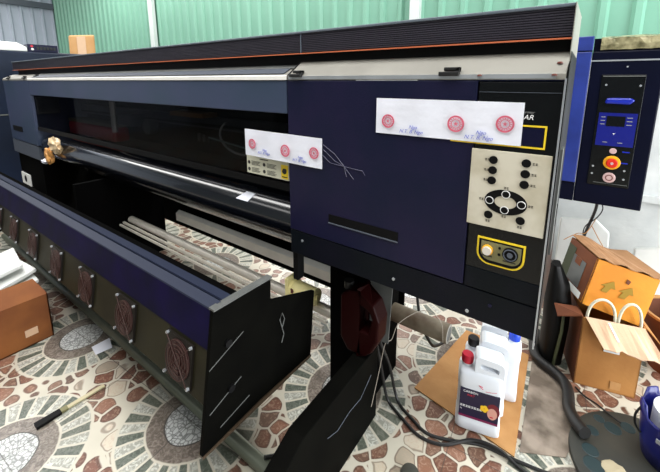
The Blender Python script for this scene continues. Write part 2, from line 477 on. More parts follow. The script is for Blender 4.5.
# recessed slot in the hatch: a dark lined grip
g = MB().box(-0.728, -0.449, 0.9965, 1.0, 0.9125, 0.9445).build('grip_slot', M['black'], cab)
MB().box(-0.728, -0.449, 0.994, 0.999, 0.909, 0.9128).build('slot_lip', M['grey_dark'], g)
con = MB().box(-0.234, -0.046, 0.998, 1.010, 0.903, 1.4265).build('console_fascia', M['gloss_black'], cab, bevel=0.002)
MB().box(-0.233, -0.048, 0.9965, 0.999, 1.4, 1.4012).build('fascia_joint', M['grey_dark'], con)
# end trims of the cabinet
MB().box(-0.046, -0.0425, 0.990, 1.015, 0.72, 1.435).build('end_trim', M['silver'], cab)
MB().box(-0.0425, -0.0400, 0.998, 1.06, 0.735, 1.47).build('end_plate', M['black'], cab)
ep = MB().box(-0.0455, -0.0415, 1.06, 1.45, 0.745, 1.50).build('end_plate', M['navy_dark'], cab)
MB().box(-0.0415, -0.036, 1.10, 1.16, 0.95, 1.25).build('cable_clip_strip', M['dullgrey'], ep)
MB().box(-0.0415, -0.036, 1.20, 1.24, 1.00, 1.06).build('side_latch', M['black'], ep)
# display window with its yellow outline
MB().frame(-0.300, -0.070, 1.262, 1.3205, 0.0042, 0.9955, 0.998).build('display_outline', M['yellow'], con)
MB().box(-0.225, -0.0765, 0.9962, 0.9985, 1.268, 1.3145).build('display', M['lcd'], con)
text('brand_letters', 'AR', 0.0175, face_y(-0.1125, 0.9962, 1.3395), M['white'], con, shear=0.25, width=1.0)
text('brand_letters', 'eprinter', 0.0085, face_y(-0.1145, 0.9962, 1.3525), M['grey_print'], con, shear=0.25)
# cream keypad
kp = MB().box(-0.2395, -0.0515, 0.9935, 0.999, 1.034, 1.2485).build('keypad_plate', M['cream'], con, bevel=0.001)
def tick(x, z, n=2):
    t = MB()
    for i in range(n):
        x0 = x-0.006+i*0.0065
        t.box(x0, x0+0.0048, 0.9927, 0.9936, z-0.0025, z-0.0016)
        t.box(x0, x0+0.0048, 0.9927, 0.9936, z+0.0014, z+0.0022)
        t.box(x0+0.002, x0+0.0029, 0.9927, 0.9936, z-0.003, z+0.003)
    t.build('key_caption', M['darkprint'], kp)
for x, z, lx, lz in ((-0.183, 1.223, -0.198, 1.223), (-0.183, 1.195, -0.198, 1.195), (-0.183, 1.167, -0.198, 1.167),
                     (-0.106, 1.224, -0.086, 1.224), (-0.106, 1.196, -0.086, 1.196), (-0.106, 1.168, -0.086, 1.168),
                     (-0.184, 1.070, -0.184, 1.052), (-0.106, 1.070, -0.106, 1.052)):
    MB().disc((x, 0.9936, z), 0.0108, 1, -0.003, 24).build('key_button', M['black'], kp, bevel=0.0008)
    tick(lx, lz)
MB().ring((-0.1455, 0.9936, 1.112), 0.0265, 0.0515, 1, -0.0012, 48, e=0.66).build('arrow_pad', M['black'], kp)
for x, z, lx, lz in ((-0.1455, 1.1345, -0.1455, 1.1515), (-0.107, 1.113, -0.086, 1.113), (-0.1455, 1.091, -0.1455, 1.073), (-0.184, 1.1115, -0.205, 1.1115)):
    b = MB().disc((x, 0.9924, z), 0.0085, 1, -0.002, 24).build('arrow_button', M['black'], kp)
    MB().ring((x, 0.9922, z), 0.0088, 0.0104, 1, -0.0016, 28).build('button_ring', M['white'], b)
    tick(lx, lz)
# vacuum gauges below the keypad
def rr(x0, x1, z0, z1, rad, n=6):
    pts = [(x0, z1), (x1, z1)]
    for k in range(n+1):
        a = k/n*PI/2; pts.append((x1-rad+rad*math.cos(a), z0+rad-rad*math.sin(a)))
    for k in range(n+1):
        a = PI/2+k/n*PI/2; pts.append((x0+rad+rad*math.cos(a), z0+rad-rad*math.sin(a)))
    return pts
gp = MB().prism(rr(-0.2065, -0.0865, 0.924, 1.0015, 0.034), 1, 0.9952, 0.9982).build('gauge_outline', M['yellow'], con)
MB().prism(rr(-0.2015, -0.0915, 0.929, 0.9965, 0.030), 1, 0.9942, 0.9955).build('gauge_surround', M['black'], gp)
MB().prism(rr(-0.1955, -0.0955, 0.938, 0.992, 0.024), 1, 0.9932, 0.9945).build('gauge_plate', M['olive'], gp)
k = MB().disc((-0.178, 0.9934, 0.968), 0.0145, 1, -0.006, 28).build('regulator_knob', M['estop_y'], gp)
MB().disc((-0.178, 0.9876, 0.968), 0.0115, 1, -0.008, 28).build('knob_cap', M['steel'], k)
k = MB().disc((-0.121, 0.9934, 0.970), 0.019, 1, -0.006, 32).build('pressure_gauge', M['black'], gp)
MB().ring((-0.121, 0.9876, 0.970), 0.014, 0.0165, 1, -0.002, 32).build('gauge_rim', M['grey_dark'], k)
MB().disc((-0.121, 0.9876, 0.970), 0.007, 1, -0.003, 20).build('gauge_hub', M['grey_dark'], k)
for x, z in ((-0.148, 0.981), (-0.148, 0.962)):
    MB().disc((x, 0.9934, z), 0.0035, 1, -0.002, 12).build('indicator', M['black'], gp)
MB().box(-0.192, -0.165, 0.9927, 0.9934, 0.948, 0.9515).build('gauge_caption', M['darkprint'], gp)
MB().box(-0.138, -0.106, 0.9927, 0.9934, 0.946, 0.949).build('gauge_caption', M['darkprint'], gp)
# ledge above the cabinet and the beam
lr = MB().prism([(0.998, 1.432), (0.998, 1.446), (1.0, 1.448), (1.075, 1.500), (1.2, 1.500), (1.2, 1.432)], 0, -0.915, -0.045).build('right_ledge', M['ledge'], P)
MB().slab([(-0.915, 0.9965, 1.446), (-0.065, 0.9965, 1.446), (-0.065, 0.9965, 1.4345), (-0.915, 0.9965, 1.4345)], 0.003, (0, 1, 0)).build('ledge_front_strip', M['silver'], lr)
def clip(x, y, z, w=0.055):
    b = MB().box(x-w/2, x+w/2, y-0.012, y+0.006, z-0.004, z+0.008).box(x-w/2+0.012, x+w/2, y-0.004, y+0.014, z+0.010, z+0.020).box(x+w/2-0.012, x+w/2, y-0.004, y+0.010, z+0.006, z+0.020)
    return b
clip(-0.875, 0.998, 1.446).build('hatch_clip', M['rubber'], lr, bevel=0.002)
clip(-0.315, 0.998, 1.446).build('hatch_clip', M['rubber'], lr, bevel=0.002)
for x, y, z in ((-0.062, 1.03, 1.470), (-0.068, 0.994, 1.441), (-0.235, 0.994, 1.441)):
    MB().lathe((x, y, z), [(0.006, 0), (0.006, 0.003), (0.003, 0.005)], 12).build('rusty_screw', M['rust'], lr)
MB().prism([(1.0, 1.4505), (1.072, 1.5005), (1.073, 1.4995), (1.001, 1.4495)], 0, -0.9215, -0.915).build('ledge_joint', M['black'], lr)
ll = MB().prism([(0.998, 1.432), (1.0, 1.448), (1.085, 1.488), (1.2, 1.488), (1.2, 1.432)], 0, XE, -0.922).build('left_ledge', M['ledge'], P)
MB().prism([(1.010, 1.4535), (1.050, 1.4725), (1.048, 1.476), (1.008, 1.457)], 0, -3.95, -0.95).build('ledge_groove', M['grey_dark'], ll)
MB().prism([(1.052, 1.4735), (1.083, 1.488), (1.081, 1.4915), (1.050, 1.477)], 0, -3.95, -0.93).build('ledge_back_strip', M['dullgrey'], ll)
MB().prism([(0.9955, 1.432), (0.9955, 1.447), (1.0005, 1.4505), (1.003, 1.447), (1.003, 1.432)], 0, XQ, -0.925).build('ledge_front_strip', M['whitebar'], ll)
clip(-4.62, 1.0, 1.450, 0.06).build('hatch_clip', M['rubber'], ll, bevel=0.002)
clip(-4.12, 1.0, 1.450, 0.06).build('hatch_clip', M['rubber'], ll, bevel=0.002)
clip(-3.90, 1.03, 1.462, 0.06).build('hatch_clip', M['rubber'], ll, bevel=0.002)
# beam over the print opening
MB().box(XQ+0.002, XS-0.003, 1.000, 1.16, 1.304, 1.430).build('front_beam', M['navy_lit'], P, bevel=0.003)
# left cabinet
lc = MB().box(XE, XQ, 1.000, 1.45, 0.84, 1.430).build('left_cabinet', M['navy_lit'], P, bevel=0.004)
MB().box(XE-0.02, XQ-0.02, 1.004, 1.45, 0.70, 0.832).build('lower_cover', M['grey_dark'], lc, bevel=0.003)
MB().box(-4.72, -4.42, 0.9965, 1.001, 0.935, 0.985).build('grip_slot', M['black'], lc)
# inside of the print opening
MB().box(XQ-0.02, XS+0.02, 1.43, 1.46, 0.80, 1.50).build('back_panel', M['matt_black'], P)
MB().box(XQ, XS, 1.16, 1.43, 1.40, 1.43).build('roof_panel', M['black'], P)
rl = MB().box(XQ, XS, 1.385, 1.43, 1.12, 1.20).build('carriage_rail', M['grey_dark'], P)
MB().box(XQ, XS, 1.375, 1.385, 1.135, 1.15).build('rail_strip', M['black'], rl)
MB().box(XQ, XS, 1.20, 1.43, 0.90, 0.938).build('platen_table', M['matt_black'], P)
MB().box(-4.02, -3.995, 1.03, 1.20, 1.13, 1.285).build('purge_station', M['dullgrey'], P, bevel=0.004)
ch = MB().box(-3.96, -3.02, 1.235, 1.36, 0.94, 1.055).build('print_carriage', mat('carriage_red', (190, 16, 12), 0.35), P, bevel=0.02)
MB().box(-3.97, -3.05, 1.24, 1.37, 1.056, 1.085).build('carriage_top', M['olive'], ch, bevel=0.012)
MB().cyl((-2.90, 1.20, 1.04), (-2.90, 1.20, 1.275), 0.020).build('support_post', M['steel'], P, smooth=True)
MB().box(-2.85, -2.62, 1.20, 1.30, 1.10, 1.19).build('cable_carrier', M['grey_dark'], P, bevel=0.01)
MB().box(-2.02, -1.70, 1.15, 1.25, 1.225, 1.25).build('ink_bracket', M['woodboard'], P)
MB().cyl((-2.40, 1.19, 1.12), (-2.40, 1.25, 1.12), 0.05, 20).build('feed_wheel', M['dullgrey'], P, smooth=True)
pts = [(-1.38+0.17*math.cos(a), 1.15, 1.15+0.09*math.sin(a)) for a in [PI*0.75+i*PI*0.8/14 for i in range(15)]]
MB().tube(pts, 0.006, 8).build('ink_tube', mat('clear_ink_tube', (200, 205, 205), 0.2), P, smooth=True)
MB().tube([(-1.62, 1.13, 1.13), (-1.35, 1.13, 1.105), (-1.05, 1.13, 1.10)], 0.005, 8).build('ink_tube', mat('pale_ink_tube', (150, 180, 180), 0.2), P, smooth=True)
for k in range(3):
    MB().cyl((-1.72+0.045*k, 1.14, 1.10), (-1.72+0.045*k, 1.14, 1.145-0.008*k), 0.010, 10).build('tube_fitting', M['dullgrey'], P, smooth=True)
# smoked window
wn = MB().box(XQ+0.003, XS-0.003, 1.022, 1.028, 1.015, 1.304).build('smoked_window', M['smoke'], P)
MB().box(XQ+0.003, XS-0.003, 1.016, 1.032, 0.985, 1.016).build('window_rail', M['black'], wn)
# warning sticker on the window
st = MB().box(-1.192, -0.942, 1.0185, 1.0215, 1.029, 1.108).build('warning_sticker', M['tin'], P)
MB().box(-0.984, -0.946, 1.0175, 1.0186, 1.034, 1.092).build('yellow_field', M['yellow'], st)
w = MB().disc((-0.966, 1.0176, 1.066), 0.012, 1, -0.0008, 12)
w.prism([(-0.976, 1.058), (-0.953, 1.07), (-0.957, 1.078), (-0.979, 1.066)], 1, 1.0166, 1.0176)
w.box(-0.979, -0.951, 1.0168, 1.0176, 1.040, 1.044).build('pictogram', M['darkprint'], st)
w = MB()
for r in range(2):
    for c_ in range(2):
        for i in range(4):
            x0 = -1.162+c_*0.096; z0 = 1.083-r*0.030-i*0.0052
            w.box(x0, x0+0.054-0.006*((i*7+r) % 3), 1.0178, 1.0186, z0, z0+0.002)
w.box(-1.11, -1.06, 1.0178, 1.0186, 1.096, 1.1)
w.build('sticker_print', M['darkprint'], st)
for c_ in range(2):
    for r in range(2):
        s_ = MB().disc((-1.178+c_*0.094, 1.0186, 1.077-r*0.030), 0.008, 1, -0.0008, 16).build('sticker_icon', M['darkprint'], st)
        MB().disc((-1.178+c_*0.094, 1.0178, 1.077-r*0.030), 0.004, 1, -0.0006, 3 if c_ == 0 else 12)
# curved feed roll below the window
pl = MB().cyl((-3.97, 1.12, 0.83), (-0.926, 1.12, 0.83), 0.112, 72).build('feed_roll', M['platen'], P, smooth=True)
MB().cyl((-4.015, 1.12, 0.83), (-3.97, 1.12, 0.83), 0.100, 32).build('roll_end_cap', M['grey_dark'], pl, smooth=True)
# stand: end frame under the right cabinet, foot, rear beam
MB().box(-0.84, -0.64, 1.16, 1.46, 0.0, 0.745).build('stand_leg', M['matt_black'], P, bevel=0.004)
MB().box(-4.60, -4.35, 1.16, 1.62, 0.0, 0.745).build('stand_leg', M['soot'], P, bevel=0.004)
ft = MB().prism([(0.42, 0.0), (0.42, 0.21), (0.57, 0.293), (0.682, 0.345), (1.158, 0.345), (1.158, 0.0)], 0, -0.655, -0.592).build('stand_foot', M['soot'], P, bevel=0.003)
MB().prism([(0.40, 0.0), (0.40, 0.20), (0.57, 0.293), (0.682, 0.345), (1.158, 0.345), (1.158, 0.0)], 0, -4.5, -4.44).build('stand_foot', M['soot'], P, bevel=0.003)
MB().tube([(-0.5895, 0.80, 0.23), (-0.5895, 0.86, 0.205), (-0.5895, 0.94, 0.215), (-0.5895, 1.02, 0.205), (-0.5895, 1.10, 0.25)], 0.0012, 6).build('loose_wire', M['grey_dark'], ft, smooth=True)
MB().box(-4.35, -0.84, 1.36, 1.44, 0.60, 0.70).build('rear_beam', M['soot'], P)
MB().box(-4.35, -0.66, 1.565, 1.58, 0.20, 0.72).build('rear_black_panel', M['matt_black'], P)  # added black panel hiding the floor behind the white bar
MB().box(-0.93, -0.905, 1.02, 1.06, 0.60, 0.80).build('bracket', M['black'], P)
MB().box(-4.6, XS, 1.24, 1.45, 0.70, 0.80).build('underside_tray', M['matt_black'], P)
MB().box(-2.84, -2.80, 0.86, 1.47, 0.0, 0.72).build('middle_black_panel', M['matt_black'], P)  # added black cross panel hiding the floor and rods beyond it
MB().box(-4.83, -4.10, 1.03, 1.16, 0.0, 0.70).build('left_black_panel', M['matt_black'], P)  # added black panel closing the space below the left cabinet

# ------------------------------------------------------------------ fan dryer in front of the printer
DY = thing('fan_dryer', (-0.85, 0.6, 0), 'long dark dryer trough with a row of fans, angled in front of the printer', 'dryer')
XA, XB = -0.862, -4.05
hs = MB().prism([(0.578, 0.728), (0.524, 0.428), (0.70, 0.424), (0.70, 0.440), (0.540, 0.442), (0.592, 0.715)], 0, XA, XB).build('housing', M['fanface'], DY)
MB().prism([(0.574, 0.730), (0.552, 0.605), (0.556, 0.604), (0.579, 0.728)], 0, XA, XB).build('upper_cover', M['purple'], hs)
MB().prism([(0.574, 0.729), (0.576, 0.735), (0.612, 0.742), (0.618, 0.735), (0.612, 0.730)], 0, XA, XB).build('front_lip', M['lip'], hs)
MB().prism([(0.625, 0.730), (0.627, 0.736), (0.660, 0.735), (0.664, 0.728)], 0, XA, XB).build('inner_lip', M['lip'], hs)
MB().prism([(0.64, 0.730), (0.72, 0.700), (0.80, 0.62), (0.78, 0.43), (0.70, 0.425), (0.70, 0.60), (0.64, 0.70)], 0, XA, XB).build('inner_trough', M['matt_black'], hs)
epl = MB().prism([(0.572, 0.736), (0.817, 0.730), (0.812, 0.640), (1.065, 0.548), (1.03, 0.262), (0.747, 0.280), (0.494, 0.272)], 0, -0.862, -0.846).build('end_plate', M['soot'], DY, bevel=0.002)
MB().prism([(0.572, 0.733), (0.572, 0.740), (0.820, 0.734), (0.820, 0.727)], 0, -0.868, -0.842).build('plate_top_rim', M['dullgrey'], epl)
MB().prism([(0.494, 0.266), (0.494, 0.274), (1.03, 0.264), (1.03, 0.256)], 0, -0.868, -0.842).build('plate_bottom_rim', mat('lit_brown_edge', (70, 56, 42), 0.5), epl)  # brown rim paints the plate's lower edge as catching light
for (ya, za, yb, zb) in ((0.542, 0.545, 0.68, 0.596), (0.531, 0.394, 0.66, 0.437), (0.565, 0.318, 0.69, 0.338)):
    MB().prism([(ya, za), (yb, zb), (yb, zb+0.003), (ya, za+0.003)], 0, -0.8465, -0.8448).build('bare_metal_slot', M['dullgrey'], epl)
for y_, z_ in ((0.615, 0.598), (0.615, 0.43)):
    MB().disc((-0.847, y_, z_), 0.013, 0, 0.010, 14).build('bolt', M['black'], epl)
MB().tube([(-0.842, 0.86, 0.50), (-0.842, 0.875, 0.53), (-0.842, 0.865, 0.56), (-0.842, 0.85, 0.54), (-0.842, 0.868, 0.47), (-0.842, 0.855, 0.44)], 0.002, 6).build('loose_wire', M['dullgrey'], epl)
# fans: on the tilted face
fd = Vector((0.054, 0.300)).normalized()          # along the face, (y,z)
nrm = Vector((0, -fd[1], fd[0])) 
def fpt(x, s, d):   # s along the face up from its bottom edge, d outwards
    return Vector((x, 0.524+fd[0]*s, 0.428+fd[1]*s)) + nrm*d
def facemtx(x, s, d):
    m = Matrix.Identity(4); ex = Vector((1, 0, 0)); ez = Vector((0, fd[0], fd[1])); ey = -nrm
    for i in range(3):
        m[i][0] = ex[i]; m[i][1] = ey[i]; m[i][2] = ez[i]
    m.translation = fpt(x, s, d) - ORG[DY.name]
    return m
def local(mb, name, mt, parent, mtx, smooth=False):
    o = mb.build(name, mt, None, smooth); o.data.transform(mtx); o.parent = parent; ORG[o.name] = ORG.get(parent.name, Vector()); return o
for i in range(8):
    x = -1.005-0.378*i
    fm = facemtx(x, 0.088, 0.004)
    f = local(MB().box(-0.075, 0.075, -0.004, 0.004, -0.075, 0.075), 'fan', M['fanplate'], DY, fm)
    local(MB().disc((0, -0.0045, 0), 0.066, 1, -0.002, 40), 'fan_opening', M['fanred'], f, fm)
    gm = MB()
    for r_ in (0.022, 0.036, 0.050, 0.065): gm.ring((0, -0.010, 0), r_-0.0011, r_+0.0011, 1, -0.0022, 36)
    gm.tube([(-0.068, -0.0115, -0.068), (0.068, -0.0115, 0.068)], 0.0014, 6); gm.tube([(-0.068, -0.0115, 0.068), (0.068, -0.0115, -0.068)], 0.0014, 6)
    local(gm, 'fan_guard', M['guard'], f, fm)
    bl = MB()
    for k in range(7):
        a = 2*PI*k/7; c1, s1 = math.cos(a), math.sin(a); c2, s2 = math.cos(a+0.55), math.sin(a+0.55)
        bl.hexa([(0.02*c1, -0.0067, 0.02*s1), (0.06*c1, -0.0067, 0.06*s1), (0.06*c2, -0.009, 0.06*s2), (0.02*c2, -0.009, 0.02*s2)],
                [(0.02*c1, -0.0077, 0.02*s1), (0.06*c1, -0.0077, 0.06*s1), (0.06*c2, -0.0097, 0.06*s2), (0.02*c2, -0.0097, 0.02*s2)])
    bl.disc((0, -0.0065, 0), 0.022, 1, -0.003, 20)
    local(bl, 'fan_rotor', M['fanred'], f, fm)
    for sx in (-1, 1):
        for sz in (-1, 1):
            local(MB().disc((sx*0.068, -0.004, sz*0.068), 0.0055, 1, -0.008, 10), 'fan_screw', M['silver'], f, fm)
DY.rotation_euler = (0, -0.014, 0)

# ------------------------------------------------------------------ tubes and rods
t = MB().cyl((-4.2, 0.70, 0.027), (-0.70, 0.715, 0.027), 0.026, 20).build('floor_tube', M['greytube'], None, True)
tag(t, 'grey metal tube lying on the tiled floor below the row of fans', 'tube')
t = MB().cyl((-2.795, 1.20, 0.36), (-0.845, 1.20, 0.36), 0.026, 24).build('take_up_tube', M['steel'], None, True)
tag(t, 'pale round take-up tube nearest the dryer trough, with the yellow plug on it', 'tube')
t = MB().box(-2.795, -0.845, 1.135, 1.150, 0.345, 0.36).box(-2.795, -0.845, 1.110, 1.12, 0.335, 0.35).build('twin_rail', M['steel'])
tag(t, 'thin twin metal rail running just in front of the take-up tube', 'rail')
t = MB().prism([(1.47, 0.365), (1.50, 0.385), (1.53, 0.365), (1.53, 0.305), (1.47, 0.305)], 0, -2.62, -0.845).build('white_bar', M['whitebar'])
tag(t, 'white square bar below the printer, farther back than the take-up tube', 'bar')

yp = thing('core_plug', (-1.02, 1.19, 0.385), 'aged yellow plastic core plug sitting on the take-up tube', 'plug')
MB().cyl((-1.05, 1.17, 0.432), (-0.925, 1.17, 0.432), 0.040, 28).build('plug_body', M['ylw_plastic'], yp, True)
MB().box(-1.085, -1.065, 1.125, 1.215, 0.385, 0.495).build('plug_flange', M['ylw_plastic'], yp, bevel=0.004)
MB().cyl((-1.065, 1.17, 0.432), (-1.05, 1.17, 0.432), 0.045, 28).build('plug_collar', M['ylw_plastic'], yp, True)
MB().cyl((-0.925, 1.17, 0.432), (-0.915, 1.17, 0.432), 0.012, 12).build('plug_nipple', M['ylw_plastic'], yp, True)
MB().disc((-1.045, 1.131, 0.440), 0.012, 1, -0.003, 14).build('brown_mark', M['rust'], yp)

# ------------------------------------------------------------------ papers stuck on the printer
def paper(name, x0, x1, z0, z1, y, label, slope, stamps, notes, curl):
    o = thing(name, (x0, y, z0), label, 'paper', 'stamped paper strips')
    n = 24; mb = MB()
    def zz(x): return slope*(x-x0)
    F = []; Bk = []
    for i in range(n+1):
        x = x0+(x1-x0)*i/n; yy = y + curl*math.sin(i*0.55)*0.5 - 0.001
        F.append([(x, yy, z0+zz(x)), (x, yy-0.0015*math.sin(i*0.8), (z0+z1)/2+zz(x)), (x, yy, z1+zz(x))])
    V = [[mb.bm.verts.new(p) for p in r] for r in F]
    W_ = [[mb.bm.verts.new((p[0], p[1]+0.0008, p[2])) for p in r] for r in F]
    for i in range(n):
        for j in range(2):
            mb.bm.faces.new((V[i][j], V[i+1][j], V[i+1][j+1], V[i][j+1]))
            mb.bm.faces.new((W_[i][j], W_[i][j+1], W_[i+1][j+1], W_[i+1][j]))
    for i in range(n):
        for j in (0, 2): mb.bm.faces.new((V[i][j], W_[i][j], W_[i+1][j], V[i+1][j]))
    for j in range(2):
        for i in (0, n): mb.bm.faces.new((V[i][j], V[i][j+1], W_[i][j+1], W_[i][j]))
    mb.build('sheet', M['paper'], o, True)
    yf = y-0.0045
    for (x, z, r) in stamps:
        st = MB().ring((x, yf, z), r*0.78, r*1.0, 1, 0.0008, 36)
        st.ring((x, yf, z), r*0.48, r*0.56, 1, 0.0008, 30)
        for k in range(16):
            a = 2*PI*k/16
            st.disc((x+r*0.67*math.cos(a), yf, z+r*0.67*math.sin(a)), r*0.075, 1, 0.0008, 6)
        pts = []
        for k in range(10):
            rr_ = r*0.30 if k % 2 == 0 else r*0.12
            a = PI/2+k*PI/5; pts.append((x+rr_*math.cos(a), z+rr_*math.sin(a)))
        st.prism(pts, 1, yf, yf+0.0008)
        st.build('red_stamp', M['stamp'], o)
    for (x, z, s_, a, b) in notes:
        text('handwriting', a, s_, face_y(x+0.006, yf, z+s_*0.55), M['pen'], o, shear=0.35)
        text('handwriting', b, s_, face_y(x, yf, z-s_*0.35), M['pen'], o, shear=0.35)
    return o
paper('paper_strip', -0.537, -0.123, 1.266, 1.376, 0.994, 'white paper strip with three round red stamps on the navy hatch, beside the keypad', 0.0,
      [(-0.494, 1.306, 0.021), (-0.287, 1.312, 0.023), (-0.163, 1.320, 0.022)], [(-0.418, 1.284, 0.015, 'Ngo', 'N.T. B. Ngo'), (-0.226, 1.284, 0.015, 'Ngo', 'N.T. B. Ngo')], 0.002)
paper('paper_strip', -1.168, -0.755, 1.116, 1.229, 0.994, 'white paper strip with red stamps bridging the smoked window and the navy hatch', -0.010,
      [(-1.122, 1.168, 0.021), (-0.934, 1.160, 0.024), (-0.790, 1.168, 0.022)], [(-1.055, 1.140, 0.014, 'Ngo', 'N.T. B. Ngo'), (-0.862, 1.135, 0.014, 'Ngo', 'N.T. B. Ngo')], 0.002)
ct = MB()
for pl_ in ([(-0.755, 0.9955, 1.205), (-0.70, 0.9955, 1.175), (-0.66, 0.9955, 1.135), (-0.62, 0.9955, 1.095)],
            [(-0.755, 0.9955, 1.165), (-0.72, 0.9955, 1.14), (-0.66, 0.9955, 1.135), (-0.585, 0.9955, 1.13), (-0.575, 0.9955, 1.115)],
            [(-0.75, 0.9955, 1.185), (-0.70, 0.9955, 1.150), (-0.66, 0.9955, 1.135), (-0.65, 0.9955, 1.10)]):
    ct.tube(pl_, 0.0010, 6)
tag(ct.build('clear_tape', mat('clear_tape_crease', (84, 84, 104), 0.25), None, True), 'creased strands of clear tape trailing off the paper strip over the window', 'tape')
tp = MB().slab([(-1.285, 1.022, 0.8855), (-1.205, 1.022, 0.8855), (-1.18, 1.052, 0.9195), (-1.24, 1.052, 0.9195)], 0.003, (0, -0.7, 0.8)).build('tape_piece', M['paper'])
tag(tp, 'small white scrap of tape stuck on the black feed roll', 'tape')

cr = thing('crumpled_tape', (-3.55, 0.99, 0.70), 'crumpled brown packing tape wound on the far end of the feed roll', 'tape')
def lump(name, c, size, m, seed, par, jit=1.0):
    rnd = random.Random(seed); mb = MB()
    bmesh.ops.create_icosphere(mb.bm, subdivisions=3, radius=1)
    cs = [Vector((rnd.uniform(-1, 1), rnd.uniform(-1, 1), rnd.uniform(-1, 1))).normalized() for _ in range(14)]
    for v in mb.bm.verts:
        d = max(abs(v.co.normalized().dot(q)) for q in cs)
        v.co = Vector((v.co.x*size[0], v.co.y*size[1], v.co.z*size[2]))*(0.50+0.5*d**6+rnd.uniform(-0.16, 0.16)*jit) + Vector(c)
    return mb.build(name, m, par)
lump('tape_lump', (-3.52, 0.985, 0.905), (0.14, 0.035, 0.075), mat('tape_beige', (216, 190, 150), 0.4), 3, cr)
lump('tape_tail', (-3.66, 0.975, 0.80), (0.075, 0.03, 0.085), mat('tape_brown', (206, 150, 84), 0.4), 5, cr)
lump('white_end', (-3.78, 0.975, 0.735), (0.07, 0.03, 0.022), M['paper'], 7, cr)
br = thing('corner_bracket', (-4.66, 0.99, 0.42), 'small white square plate with a black hole, at the far end above the dryer', 'bracket')
MB().box(-4.80, -4.52, 1.018, 1.026, 0.36, 0.48).build('plate', M['foam'], br)
MB().disc((-4.67, 1.0165, 0.42), 0.035, 1, 0.002, 18).build('hole', M['black'], br)

